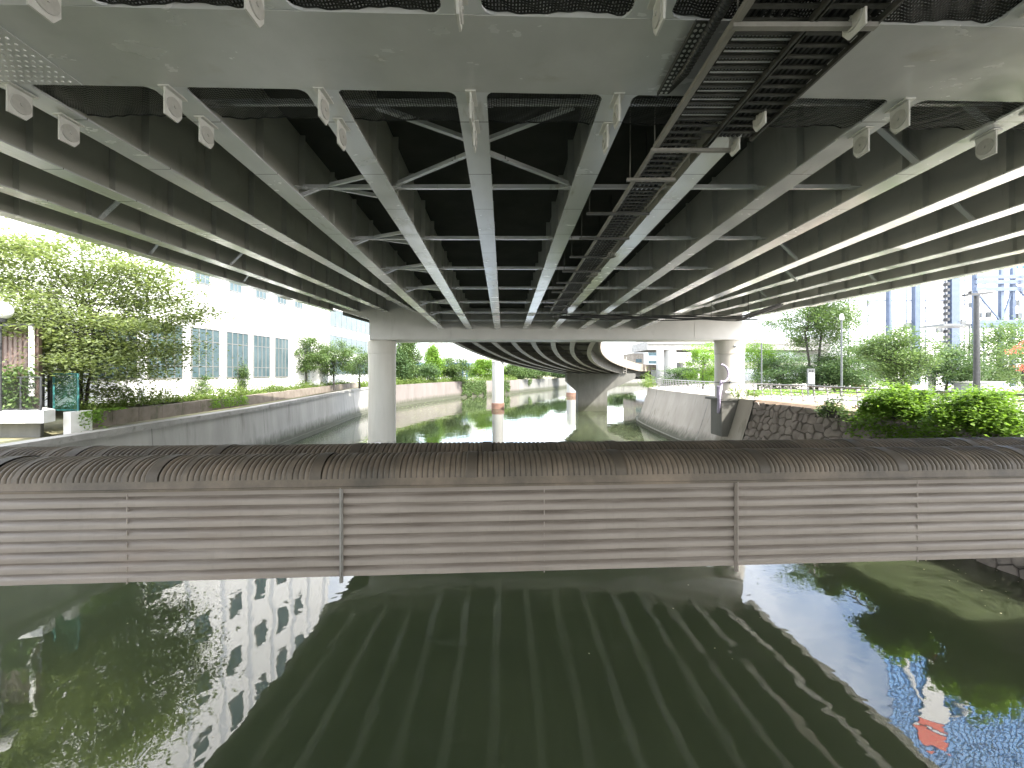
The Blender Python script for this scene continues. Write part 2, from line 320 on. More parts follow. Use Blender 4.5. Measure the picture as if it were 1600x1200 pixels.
def normals2(pts):
    out = []
    for i in range(len(pts)):
        a = pts[max(i - 1, 0)]; b = pts[min(i + 1, len(pts) - 1)]
        d = Vector((b[0] - a[0], b[1] - a[1])).normalized(); out.append(Vector((-d.y, d.x)))
    return out
def strip_wall(line, prof, name, mat, parent=None, base=(0, 0, 0), closed=False):
    """sweep a profile of (outward offset, z or None-> use line z + dz) along a list of (x, y, z)"""
    m = MB(); nn = normals2([(p[0], p[1]) for p in line]); k = len(prof)
    for p, n in zip(line, nn):
        for off, z, rel in prof:
            m.v.append((p[0] + n.x * off, p[1] + n.y * off, (p[2] + z) if rel else z))
    for i in range(len(line) - 1):
        for j in range(k if closed else k - 1):
            a = i * k + j; b = i * k + (j + 1) % k; m.f.append((a, b, b + k, a + k))
    if closed:
        m.f.append(tuple(range(k))); m.f.append(tuple((len(line) - 1) * k + j for j in reversed(range(k))))
    return m.build(name, mat, parent, base)

# left canal wall: canal lies to the right of the line, so outward (bank) is +normal
def sub(T, a, b, step=None):
    ys = sorted({a, b} | {t[0] for t in T if a < t[0] < b})
    return [(poly_at(T, y, 1), y, poly_at(T, y, 2)) for y in ys]
wl = thing('canal_wall', 'long grey concrete canal wall with dark coping on the left bank', 'canal wall', (-18, 14, 0))
strip_wall(sub(LW, -60, 66.5), [(-0.30, -1, False), (-0.28, 0.35, False), (-0.12, 0.36, False), (0.06, -0.30, True), (0.06, 0, True)], 'wall_face', 'wall_conc', wl, (-18, 14, 0))
strip_wall(sub(LW, -60, 66.5), [(-0.05, -0.27, True), (-0.05, 0.0, True), (0.42, 0.03, True), (0.42, -0.27, True)], 'coping', 'coping', wl, (-18, 14, 0), True)
wb = thing('canal_wall', 'reddish brown painted canal wall stretch beyond the left bridge column', 'canal wall', (-20, 75, 0))
strip_wall(sub(LW, 66.6, 128), [(-0.20, -1, False), (-0.2, 0.3, False), (0.0, 0.31, False), (0.06, 0.05, True), (0.4, 0.05, True), (0.4, -0.5, True)], 'wall_face', 'brown_wall', wb, (-20, 75, 0))
wf = thing('canal_wall', 'farthest grey canal wall stretch at the bend behind the concrete pier', 'canal wall', (8, 140, 0))
strip_wall(sub(LW, 128.1, 300), [(-0.20, -1, False), (-0.2, 0.3, False), (0.0, 0.31, False), (0.06, 0.05, True), (0.5, 0.05, True), (0.5, -0.5, True)], 'wall_face', 'far_wall', wf, (8, 140, 0))
# bank ground, left (wraps behind the bend) and right
m = MB(); v = [(x - .3, y + (0.0 if y < 80 else .3), z - .12) for x, y, z in sub(LW, -60, 300)]
n = len(v); out = [(-900, p[1], 4.2) for p in v]
for i, p in enumerate(v):
    if p[1] > 104: out[i] = (p[0] - 400, 1400, 4.2)
m.add(v + out, [(i, n + i, n + i + 1, i + 1) for i in range(n - 1)])
tag(m.build('bank_ground', 'ground'), None, None, kind='structure')
RZ = 4.28
RT = [(x + 1.55 if y < 52 else x + 1.2, y, RZ) for y, x in RW]
m = MB(); n = len(RT); v = [(x - .05, y, RZ) for x, y, _ in RT]; out = [(900, y if y < 60 else y + (y - 60) * 4, RZ) for x, y, _ in RT]
m.add(v + out, [(i, i + 1, n + i + 1, n + i) for i in range(n - 1)])
tag(m.build('promenade_ground', 'paving'), None, None, kind='structure')
# right canal wall, smooth concrete beyond the column, rubble stone before it
wr = thing('canal_wall', 'pale sloping concrete canal wall curving away on the right bank', 'canal wall', (15, 40, 0))
m = MB(); ys = [27.6, 29, 31, 34, 37, 40, 42, 44, 47, 49, 51, 52.5, 54, 55.5, 57, 58.5, 60, 62.5, 65, 74, 90, 120]
RW3 = [(y, x, 0) for y, x in RW]
prof = [(-.25, -1), (-.22, .32), (0.0, .34), (.35, 1.0), (.75, 2.2), (1.12, 3.4), (1.28, 4.0), (1.30, RZ + .06), (1.75, RZ + .08), (1.75, RZ - .1)]
for y in ys:
    x = poly_at(RW3, y, 1); k = 1 if y < 54 else max(.7, 1 - (y - 54) * .05)
    for o_, z in prof: m.v.append((x + o_ * k, y + (0.0 if y < 57 else -o_ * .5), z))
k = len(prof)
for i in range(len(ys) - 1):
    for j in range(k - 1): m.f.append((i * k + j, (i + 1) * k + j, (i + 1) * k + j + 1, i * k + j + 1))
m.build('wall_face', 'wall_right', wr, (15, 40, 0), True)
m = MB()
for y in (33.5, 46.5):
    x = poly_at(RW3, y, 1)
    for a, b in zip(prof[2:6], prof[3:7]): m.bar((x + a[0] - .004, y, a[1]), (x + b[0] - .004, y, b[1]), .05, .02, (1, 0, 0))
m.build('wall_joint', 'coping', wr, (15, 40, 0))
# rubble wall
ws = thing('rubble_wall', 'rough brown rubble stone retaining wall below the leafy shrubs', 'stone wall', (15.3, 18, 0))
m = MB()
def rub(y, h):    # point on the sloped rubble face (y along canal, h 0..1 up the slope)
    top = 4.15 if y < 21.5 else 4.22
    return Vector((poly_at(RW3, y, 1) - .05 + 1.5 * h, y, -0.6 + (top + .6) * h))
ysr = list(np.linspace(-4, 27.6, 30))
for a, b in zip(ysr, ysr[1:]):
    m.add([rub(a, 0), rub(b, 0), rub(b, 1), rub(a, 1)], [(0, 1, 2, 3)])
m.add([rub(27.6, 0), rub(27.6, 1), rub(27.6, 1) + Vector((1, 0, 0)), rub(27.6, 0) + Vector((2.5, 0, 0))], [(0, 1, 2, 3)])
m.build('joint_bed', 'mortar', ws, (15.3, 18, 0))
m = MB(); HS = 5.0; seeds = []
for i in range(64):
    for j in range(11): seeds.append((27.9 - i * .50 + (.25 if j % 2 else 0) + R.uniform(-.2, .2), (j + .5) / 11 * HS + R.uniform(-.17, .17)))
SA = np.array(seeds)
for (cx_, ch_) in seeds:
    poly = [(cx_ - 1, ch_ - 1), (cx_ + 1, ch_ - 1), (cx_ + 1, ch_ + 1), (cx_ - 1, ch_ + 1)]
    dd = np.hypot(SA[:, 0] - cx_, SA[:, 1] - ch_)
    for q in np.argsort(dd)[1:18]:
        nx_, ny_ = SA[q, 0] - cx_, SA[q, 1] - ch_; mx_, my_ = (SA[q, 0] + cx_) / 2, (SA[q, 1] + ch_) / 2; new = []
        for u, p in enumerate(poly):
            p2 = poly[(u + 1) % len(poly)]; da = (p[0] - mx_) * nx_ + (p[1] - my_) * ny_; db = (p2[0] - mx_) * nx_ + (p2[1] - my_) * ny_
            if da <= 0: new.append(p)
            if (da < 0) != (db < 0) and da != db: w_ = da / (da - db); new.append((p[0] + (p2[0] - p[0]) * w_, p[1] + (p2[1] - p[1]) * w_))
        poly = new
        if len(poly) < 3: break
    poly = [(min(27.55, a_), min(HS, max(0, b_))) for a_, b_ in poly]
    if len(poly) < 3 or cx_ > 27.5 or min(p[0] for p in poly) < -3.8: continue
    gx_, gy_ = sum(p[0] for p in poly) / len(poly), sum(p[1] for p in poly) / len(poly)
    nrm = Vector((-.95, 0, .31)); hgt = R.uniform(.04, .14); tilt = (R.uniform(-.16, .16), R.uniform(-.16, .16)); rings = []
    for s_, hh in ((.95, -.02), (.91, hgt * .7), (.82, hgt), (.45, hgt * 1.12)):
        rings.append([rub(gx_ + (a_ - gx_) * s_, (gy_ + (b_ - gy_) * s_) / HS) + nrm * (hh + (tilt[0] * (a_ - gx_) + tilt[1] * (b_ - gy_)) * (1 if hh > 0 else 0)) for a_, b_ in poly])
    o = m.add([p for r_ in rings for p in r_], []); k_ = len(poly)
    for r_ in range(3):
        for e in range(k_): m.f.append((o + r_ * k_ + e, o + r_ * k_ + (e + 1) % k_, o + (r_ + 1) * k_ + (e + 1) % k_, o + (r_ + 1) * k_ + e))
    m.f.append(tuple(o + 3 * k_ + e for e in range(k_)))
st = m.build('stones', 'stone', ws, (15.3, 18, 0)); shade(st.data, 32)
m = MB()
for a, b in zip(ysr, ysr[1:]):
    pa, pb = rub(a, 1), rub(b, 1)
    m.add([pa + Vector((-.1, 0, -.05)), pb + Vector((-.1, 0, -.05)), pb + Vector((.1, 0, .13)), pa + Vector((.1, 0, .13)), pa + Vector((2.3, 0, .18)), pb + Vector((2.3, 0, .18))], [(0, 1, 2, 3), (3, 2, 5, 4)])
tag(m.build('soil_bank', 'soil'), None, None, kind='structure')

# ------------------------------------------------------------------ the overpass
GX, GZ = -0.0203, -0.02656
def G(x, z, y): return Vector((x + GX * y, y, EYE + z + GZ * y))
ZB, ZS = 3.92, 5.42            # girder soffit and slab soffit above the eye's sight line
def rise(x, y):
    if x < -6: return max(0, .054 * (y - 6))
    if x > 11: return max(0, .046 * (y - 11))
    return 0.0
YB = lambda x: 4.93 + 0.025 * x       # centre of the near crossbeam
YP = 29.3
bb = Vector((0, 29.3, 0))
ov = thing('overpass_bridge', 'wide grey steel girder overpass spanning overhead above the canal', 'bridge', bb)
GIRD = [-12.2, -10.44, -8.44, -6.44, -4.44, -2.44, -.44, 1.56, 3.56, 5.56, 7.56, 9.56, 11.56, 13.56, 15.56, 17.6]
FRAMES = [8.72 + 3.06 * i for i in range(7)]
for gx in GIRD:
    m = MB(); fl = MB()
    segs = [(YB(gx) + .58, 8, 12, 18, 24, YP - .01), (-45.0, -10, 0, YB(gx) - .58)]
    wf_ = .21
    for sg in segs:
        for a, b in zip(sg, sg[1:]):
            ra, rb = rise(gx, a), rise(gx, b)
            for dx0, dx1, z0, z1, tgt in ((-.014, .014, .03, ZS - ZB, m), (-wf_, wf_, 0, .03, fl)):
                P = [G(gx + dx, ZB + z + r_, y) for y, r_ in ((a, ra), (b, rb)) for dx, z in ((dx0, z0), (dx1, z0), (dx1, z1), (dx0, z1))]
                tgt.add(P, [(0, 1, 2, 3), (7, 6, 5, 4), (0, 4, 5, 1), (1, 5, 6, 2), (2, 6, 7, 3), (3, 7, 4, 0)])
    y = 5.9 + YB(gx) - 4.93
    while y < YP - .4:
        r_ = rise(gx, y)
        for s_ in (-1, 1):
            P = [G(gx + s_ * a, ZB + z + r_, yy) for yy in (y, y + .014) for a, z in ((.014, .035), (.15, .035), (.15, 1.45), (.014, 1.45))]
            m.add(P, [(0, 1, 2, 3), (7, 6, 5, 4), (0, 4, 5, 1), (1, 5, 6, 2), (2, 6, 7, 3), (3, 7, 4, 0)])
        y += 1.53
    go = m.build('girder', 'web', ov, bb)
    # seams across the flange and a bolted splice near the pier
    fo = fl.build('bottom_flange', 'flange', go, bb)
    s2 = MB()
    for yy in (22.6,):
        r_ = rise(gx, yy)
        P = [G(gx + a, ZB + z + r_, yy + b) for z in (-.016, -.002) for a, b in ((-.19, 0), (.19, 0), (.19, .9), (-.19, .9))]
        s2.add(P, [(3, 2, 1, 0), (4, 5, 6, 7), (0, 1, 5, 4), (1, 2, 6, 5), (2, 3, 7, 6), (3, 0, 4, 7)])
        for i in range(5):
            for j in (-.14, -.07, .07, .14):
                p = G(gx + j, ZB - .02 + r_, yy + .1 + i * .17); s2.box(p.x - .02, p.x + .02, p.y - .02, p.y + .02, p.z - .012, p.z + .004)
    s2.build('splice_plate', 'steel', go, bb)
# deck slab in three strips, with outer cantilevers and parapets
def slab(x0, x1, rx, z0, z1, y0=-45.0, y1=31.4, extra=None):
    m = MB(); ys_ = [y0, 6, 11, 18, 25, y1]
    for a, b in zip(ys_, ys_[1:]):
        P = [G(x, z + rise(rx, y), y) for y in (a, b) for x, z in ((x0, z0), (x1, z0), (x1, z1), (x0, z1))]
        m.add(P, [(0, 1, 2, 3), (7, 6, 5, 4), (0, 4, 5, 1), (1, 5, 6, 2), (2, 6, 7, 3), (3, 7, 4, 0)])
    return m
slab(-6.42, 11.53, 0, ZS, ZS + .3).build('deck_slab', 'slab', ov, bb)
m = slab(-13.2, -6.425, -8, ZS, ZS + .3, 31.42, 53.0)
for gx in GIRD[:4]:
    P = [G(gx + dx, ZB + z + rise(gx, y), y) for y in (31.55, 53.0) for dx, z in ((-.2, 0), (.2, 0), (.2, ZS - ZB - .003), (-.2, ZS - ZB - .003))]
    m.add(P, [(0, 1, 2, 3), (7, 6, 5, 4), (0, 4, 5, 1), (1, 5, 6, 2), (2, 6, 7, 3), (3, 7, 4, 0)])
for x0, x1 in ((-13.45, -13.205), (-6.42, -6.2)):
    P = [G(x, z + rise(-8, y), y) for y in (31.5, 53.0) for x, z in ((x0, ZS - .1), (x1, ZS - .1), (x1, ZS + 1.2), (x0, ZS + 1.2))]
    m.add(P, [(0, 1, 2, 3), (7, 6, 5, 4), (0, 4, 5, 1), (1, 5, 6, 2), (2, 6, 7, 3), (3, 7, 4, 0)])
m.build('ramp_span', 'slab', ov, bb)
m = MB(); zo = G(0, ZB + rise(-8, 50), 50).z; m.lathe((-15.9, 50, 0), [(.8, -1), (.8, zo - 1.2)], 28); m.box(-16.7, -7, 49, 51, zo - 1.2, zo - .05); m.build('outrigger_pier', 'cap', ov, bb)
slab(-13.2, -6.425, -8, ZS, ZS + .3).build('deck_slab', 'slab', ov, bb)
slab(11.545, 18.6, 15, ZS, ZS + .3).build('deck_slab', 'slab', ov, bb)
slab(-13.45, -13.2, -8, ZS - .1, ZS + 1.2).build('parapet', 'cap', ov, bb)
slab(18.6, 18.85, 15, ZS - .1, ZS + 1.2).build('parapet', 'cap', ov, bb)
# near crossbeam (pier beam close above the camera)
m = MB()
xs = [-13.0, 18.4]
P = [G(x, z, YB(x) + s_ * .575) for x in xs for s_, z in ((-1, ZB - .006), (1, ZB - .006), (1, ZS - .01), (-1, ZS - .01))]
m.add(P, [(0, 1, 2, 3), (7, 6, 5, 4), (0, 4, 5, 1), (1, 5, 6, 2), (2, 6, 7, 3), (3, 7, 4, 0)])
nb = m.build('crossbeam', 'beam', ov, bb)
m = MB()
for a, b in ((-7.2, -5.5), (13.5, 15.0)):      # bolted splice plates under the beam
    m = MB()
    P = [G(x, z, YB(x) + s_ * .56) for x in (a, b) for s_, z in ((-1, ZB - .018), (1, ZB - .018), (1, ZB - .007), (-1, ZB - .007))]
    m.add(P, [(0, 1, 2, 3), (7, 6, 5, 4), (0, 4, 5, 1), (1, 5, 6, 2), (2, 6, 7, 3), (3, 7, 4, 0)])
    m.build('splice_plate', 'beam', nb, bb)
m = MB()
for a, b in ((-7.15, -5.6),):
    x = b
    while x > a:
        for j in range(13):
            yy = YB(x) - .5 + j * .083
            p = G(x, ZB - .018, yy)
            m.lathe((p.x, p.y, p.z - .016), [(.008, 0), (.017, .004), (.019, .016)], 8)
        x -= .085
br = m.build('bolt_rows', 'beam', nb, bb, True); br['kind'] = 'stuff'
# fillet gussets where girder flanges meet the crossbeam
m = MB()
for gx in GIRD[1:]:
    for s_ in (-1, 1):
        for e in (-1, 1):
            y0 = YB(gx) + e * .575
            pts = [G(gx + s_ * .205, ZB + .001, y0 + e * .0)]
            for q in range(6):
                a = q / 5 * math.pi / 2
                pts.append(G(gx + s_ * (.205 + .13 * (1 - math.sin(a))), ZB + .001, y0 + e * (.13 * (1 - math.cos(a)))))
            if s_ * e > 0: pts.reverse()
            m = MB(); m.prism(pts, (0, 0, .028)); m.build('corner_gusset', 'flange', nb, bb)
# far crossbeam on the columns
cb = MB()
Yf, Yb_ = YP, 31.5
def pf(x, y): p = px(x, y, YP); return (p.x, p.y, p.z)
poly = [pf(577, 530), pf(1160, 530), pf(1160, 491), pf(1178, 474), pf(1178, 455), pf(499, 455), pf(499, 474), pf(535, 486), pf(577, 499)]
cb.prism(poly, (0, 2.2, 0))
co = cb.build('crossbeam', 'cap', ov, bb)
m = MB()     # bottom edge flange, splice seams and bolt strips on the front face
a, b = px(577, 530, YP), px(1160, 530, YP)
m.box(a.x - .06, b.x + .06, YP - .07, YP + 2.27, a.z - .035, a.z + .02)
for x0, x1, y0, y1 in ((581, 588, 484, 503), (629, 639, 486, 520), (625, 643, 519, 528), (1085, 1112, 500, 528), (806, 808, 519, 529)):
    p, q = px(x0, y1, YP), px(x1, y0, YP); m.box(p.x, q.x, YP - .018, YP, p.z, q.z)
m.build('splice_plate', 'cap', co, bb)
# columns
def column(cx, zb, zt, label=None):
    m = MB(); m.lathe((cx, 30.4, 0), [(.985, zb), (.985, zt - .98), (1.02, zt - .96), (1.02, zt - .01)], 48)
    return m.build('column', 'column', ov, bb, True)
zt = px(0, 530, YP).z - .04
c1 = column(-9.64, -1.5, zt); c2 = column(16.12, 4.0, zt)
m = MB(); m.lathe((-9.64, 30.4, 0), [(1.0, -.5), (1.0, .42), (.99, .42)], 40); m.build('waterline_band', 'old_conc', c1, bb, True)
m = MB(); m.box(-9.83, -9.42, 29.36, 29.42, 1.0, 1.2); m.build('name_plate', 'white_paint', c1, bb)
m = MB()     # straps, plate and conduit on the right column
for z in (5.45, 8.0):
    m.lathe((16.12, 30.4, 0), [(1.0, z), (1.012, z + .004), (1.012, z + .05), (1.0, z + .054)], 40)
m.box(15.62, 15.72, 29.30, 29.5, 5.42, 5.56); m.box(15.92, 16.1, 29.34, 29.42, 8.0, 8.12); m.build('strap', 'post_grey', c2, bb)
m = MB(); m.box(15.35, 15.75, 29.43, 29.52, 4.72, 4.88); m.build('name_plate', 'white_paint', c2, bb)
m = MB()
ped = [(14.72, 29.2), (17.2, 29.2), (17.2, 31.7), (14.72, 31.7)]
m.box(15.0, 17.3, 29.3, 30.9, 1.6, 4.18); m.box(14.9, 17.4, 29.2, 31.6, 4.18, 4.34)
m.build('pedestal', 'old_conc', c2, bb)
m = MB(); m.tube([(15.06 + .5 * 0, 29.9, 4.36), (15.0, 29.75, 5.2)], .12, 10)
pts = [(14.95, 29.65, 3.3), (14.82, 29.35, 3.9), (14.72, 29.1, 4.4), (14.75, 29.1, 4.75), (14.95, 29.3, 5.1), (15.06, 29.5, 5.6)]
m.tube(pts, .11, 10)
ring = [(15.05 + .03 * math.sin(a), 29.55 - .28 * math.cos(a) * .2 + .0, 6.15) for a in (0,)]
m.tube([(15.02 + .48 * math.sin(a), 29.32 + .1 * math.cos(a), 6.15 + .62 * math.cos(a)) for a in [math.pi * (k / 14) for k in range(0, 15)]], .07, 8)
m.build('conduit', 'pipe_purple', c2, bb, True)
# transverse struts, gussets and plan bracing between the girders
gp = MB()
def strut(xa, xb, y, z=ZB + .24, name='cross_strut', wd=.065, mat='flange'):
    ra = rise((xa + xb) / 2, y); m = MB()
    P, Q = G(xa + .16, z + ra, y), G(xb - .16, z + ra, y)
    m.bar(P, Q, wd, .02); m.bar(P + Vector((0, wd / 2 - .01, .05)), Q + Vector((0, wd / 2 - .01, .05)), .015, .1)
    for p, s_ in ((P, -1), (Q, 1)):
        m.box(p.x - .17 if s_ < 0 else p.x - .12, p.x + .12 if s_ < 0 else p.x + .17, p.y - .09, p.y + .09, p.z + .011, p.z + .022)
    return m.build(name, mat, ov, bb)
def brace(p, q, wd=.075, name='brace', mat='flange'):
    m = MB(); m.bar(p, q, wd, .02); m.bar(Vector(p) + Vector((0, 0, .045)), Vector(q) + Vector((0, 0, .045)), .014, .07); return m.build(name, mat, ov, bb)
ZK = ZB + .26
for i in range(3, 11):
    xa, xb = GIRD[i], GIRD[i + 1]
    for y in [6.1] + FRAMES:
        if i == 3 and y < 8: continue
        if 4 <= i <= 9: strut(xa, xb, y)
    if i == 4:        # K bracing in every panel of this bay
        for y in FRAMES[:-1]:
            brace(G(xb - .16, ZK, y - .5), G((xa + xb) / 2 - .25, ZK, y - .05), .05); brace(G(xb - .16, ZK, y + .55), G((xa + xb) / 2 - .25, ZK, y + .05), .05)
            brace(G(xa + .06, ZB + .03, y), G(xa + .62, ZK, y), .045)
    if i in (5, 6):   # the first panel is cross braced in plan
        o_, c_ = (xa, xb) if i == 5 else (xb, xa); s_ = 1 if i == 5 else -1
        brace(G(o_ + s_ * .5, ZK, 6.2), G(c_ - s_ * .16, ZK, 7.05)); brace(G(c_ - s_ * .16, ZK, 7.45), G(o_ + s_ * .2, ZK, 8.6))
for i, y in ((9, 6.3), (9, 7.4), (10, 13.2), (11, 10.0), (11, 16.0), (12, 21.0), (13, 17.0), (14, 12.5), (1, 10.5), (1, 15.5), (0, 9.5), (0, 14.0), (0, 19), (12, 26)):
    xa, xb = GIRD[i], GIRD[i + 1]; r_ = rise((xa + xb) / 2, y)
    s_ = 1 if i > 6 else -1
    brace(G(xb - .1 if s_ > 0 else xa + .1, ZB + .08 + r_, y), G(xa + .9 if s_ > 0 else xb - .9, ZB + 1.2 + r_, y + .15), .13, 'sway_brace')
# stepping bars seen as dots on the outer flanges (ladder-like inspection lugs)
# link plates with round pins, three at each girder around the near crossbeam
proto = None
for gi, gx in enumerate(GIRD[2:13]):
    for off in (-.86, .68, 1.30):
        y = YB(gx) + off
        if gx == -.44 and False: continue
        pos = G(gx, ZB, y)
        if proto is None:
            m = MB()
            for x0 in (0.0,):
                m.prism([(x0 - .011, -.14, -.002), (x0 - .011, .14, -.002), (x0 - .011, .14, -.27), (x0 - .011, .07, -.37), (x0 - .011, -.14, -.37)], (.022, 0, 0))
            m.box(-.07, .07, -.16, .16, -.02, -.001)
            proto = m.build('link_plate', 'plate', ov); p2 = MB()
            for s_ in (-1, 1):
                p2.disc((s_ * .020, 0, -.2), (1, 0, 0), .118, .018, 28); p2.disc((s_ * .034, 0, -.2), (1, 0, 0), .022, .022, 8)
            pin = p2.build('pin_disc', 'disc', proto); o = proto
        else:
            o = proto.copy(); C.objects.link(o); q = pin.copy(); C.objects.link(q); q.parent = o
        o.parent = ov; o.location = pos - bb - Vector((0, 0, .004))

# safety nets: real strands, one net per bay on each side of the near crossbeam
def net(xa, xb, e, label, group):
    base = G((xa + xb) / 2, ZB, YB(xa) + e * .6)
    nx = int((xb - xa - .3) / .036); length = .82 if e > 0 else .62; ny = int(length / .036)
    def P(i, j):
        u = i / nx; v = j / ny; x = xa + .16 + (xb - xa - .32) * u
        sag = .10 * math.sin(math.pi * v) * (.6 + .4 * math.sin(math.pi * u)) + .02 * math.sin(9 * u + 3 * xa)
        return G(x, ZB + .14 - sag - .1 * (1 - v) ** 3 + .01 * math.sin(40 * u + 17 * v), YB(x) + e * (.585 + length * v + (.015 if e > 0 else .003) * math.sin(13 * u)))
    grid = [[np.array(P(i, j)) for j in range(ny + 1)] for i in range(nx + 1)]
    Q = []; t = .0045 if e > 0 else .011
    for i in range(nx + 1):
        for j in range(ny + 1):
            p = grid[i][j]
            if i < nx:
                q = grid[i + 1][j]; d = np.array((0, t, 0)); Q.append((p - d, q - d, q + d, p + d))
            if j < ny:
                q = grid[i][j + 1]; d = np.array((t, 0, 0)); Q.append((p - d, p + d, q + d, q - d))
    th = thing('safety_net', label, 'net', base, group)
    np_quads('mesh_sheet', np.array(Q), 'net', th, base)
    m = MB(); m.tube([P(i, 0) for i in range(0, nx + 1, 3)], .008, 6); m.tube([P(i, ny) for i in range(0, nx + 1, 3)], .010, 6)
    m.build('border_rope', 'net', th, base)
side = {2: 'left end bay of the overpass', 3: 'third bay left of the centre girder', 4: 'second bay left of the centre girder', 5: 'bay just left of the centre girder', 6: 'bay just right of the centre girder',
        7: 'bay that carries the cable tray', 8: 'first bay right of the cable tray', 9: 'second bay right of the cable tray', 10: 'right end bay of the overpass'}
for i in range(3, 12):
    if i in side or i == 11:
        lab = side.get(i, side[10])
        if i == 11: lab = 'last bay at the right edge'
        if i == 10: lab = 'third bay right of the cable tray'
        net(GIRD[i], GIRD[i + 1], 1, f'black net on the far side of the crossbeam, {lab}', 'safety nets under the near crossbeam')
for i in range(4, 11):
    net(GIRD[i], GIRD[i + 1], -1, f'black net on the near side of the crossbeam, {side[i]}', 'safety nets under the near crossbeam')

# ------------------------------------------------------------------ cable tray and cables under the deck
tb = G(2.6, 3.7, 5)
tr = thing('cable_tray', 'dark ladder cable tray hung between two girders right of centre', 'cable tray', tb)
ZT = 3.70
def gbar(m, x0, y0, x1, y1, z0, z1, wd, ht): m.bar(G(x0, z0, y0), G(x1, z1, y1), wd, ht)
m = MB(); gbar(m, 2.37, 3.0, 2.37, 6.4, ZT, ZT, .07, .07); gbar(m, 2.37, 6.4, 2.37, 21.5, ZT, ZT, .055, .06); m.build('side_rail', 'rail_steel', tr, tb)
m = MB(); gbar(m, 3.12, 3.0, 3.12, 6.4, ZT, ZT, .035, .06); gbar(m, 3.17, 3.0, 3.17, 6.4, ZT, ZT, .02, .06); m.build('side_rail', 'dark_steel', tr, tb)
m = MB(); gbar(m, 2.98, 6.4, 2.98, 21.5, ZT, ZT, .02, .05); m.build('side_rail', 'rail_steel', tr, tb)
m = MB(); gbar(m, 3.86, 3.0, 3.74, 6.2, ZT, ZT, .03, .06); m.build('side_rail', 'dark_steel', tr, tb)
m = MB(); y = 3.1
while y < 21.4:
    x1 = 3.78 if y < 6.2 else 2.98
    gbar(m, 2.4, y, x1, y, ZT + .02, ZT + .02, .045, .02); y += .155
m.build('rungs', 'dark_steel', tr, tb)
m = MB(); y = 3.1      # cables lying on the rungs
for k, x in enumerate((2.48, 2.55, 2.63, 2.70, 2.79, 2.88)):
    m.tube([G(x + .012 * math.sin(j * 1.3 + k), ZT + .065 + .008 * math.sin(j + k), 3.0 + j * .62) for j in range(31)], .028, 6)
for k, x in enumerate((3.22, 3.27, 3.34, 3.41, 3.48, 3.55, 3.62, 3.69, 3.76)):
    m.tube([G(x + .015 * math.sin(j * 1.7 + k), ZT + .065, 3.0 + j * .4) for j in range(9)], .034, 6)
m.build('cables', 'cable', tr, tb, True)
m = MB()              # perforated strips between rungs under a pale plate standing in for light through the holes
y = 4.3
while y < 5.75:
    for yy in (y + .005, y + .055, y + .105): gbar(m, 2.42, yy, 3.1, yy, ZT + .028, ZT + .028, .016, .008)
    for k in range(17): gbar(m, 2.45 + k * .04, y, 2.45 + k * .04, y + .11, ZT + .024, ZT + .024, .013, .008)
    y += .155
m.build('perforated_sheet', 'dark_steel', tr, tb)
m = MB(); gbar(m, 2.78, 4.3, 2.78, 5.75, ZT + .0345, ZT + .0345, .62, .004); m.build('top_plate', 'top_plate', tr, tb)  # pale plate put in so the perforations look lit from behind
m = MB(); gbar(m, 2.12, 4.35, 2.12, 5.45, ZT + .16, ZT + .16, .13, .01); gbar(m, 2.045, 4.35, 2.045, 5.45, ZT + .15, ZT + .15, .012, .05)
ps = m.build('perforated_strip', 'dark_steel', tr, tb); m = MB()
for k in range(16):
    for s_ in (-.03, .03):
        p = G(2.12 + s_, ZT + .154, 4.4 + k * .068); m = MB(); m.disc(p, (0, 0, 1), .019, .006, 10); m.build('pale_hole', 'plate', ps, tb)  # pale discs painted in for the bright holes of the strip
for k, (y, x0, x1) in enumerate([(4.18, 2.33, 3.8), (6.4, 2.30, 3.62), (7.32, 2.2, 3.06), (8.78, 1.78, 3.12)] + [(8.78 + 1.5 * j, 1.9, 3.15) for j in range(1, 9)]):
    m = MB(); gbar(m, x0, y, x1, y, ZT - .05, ZT - .05, .06, .05)
    for x in (x0 + .06, x1 - .06): m.tube([G(x, ZT - .05, y), G(x, ZS, y)], .009, 6)
    m.build('hanger', 'rail_steel' if k < 3 else 'dark_steel', tr, tb)
m = MB()
pts = [G(2.22 - .02 * j / 8, ZT + .1 + .10 * max(0, j - 6), 3.0 + j * .33) for j in range(9)]
rr = []; pp = []
for i in range(len(pts) - 1):
    for q in range(14):
        pp.append(pts[i].lerp(pts[i + 1], q / 14)); rr.append(.05 if q % 2 else .062)
m.tube(pp, rr, 10); m.tube([pp[-1], G(2.02, 4.15, 5.75), G(1.8, 4.4, 6.0)], .07, 10)
m.build('flexible_conduit', 'cable', tr, tb, True)
for k, (y, x) in enumerate([(11.6, 3.0), (13.6, 2.95)]):
    m = MB()
    for q in range(5): m.tube([G(x + .05 * q - .1 + .06 * math.sin(t_ * .9), ZT - .04 - .07 * math.sin(t_ / 6 * math.pi), y - .25 + .09 * t_) for t_ in range(7)], .016, 6)
    m.build('spare_cable_coil', 'rail_steel', tr, tb, True)
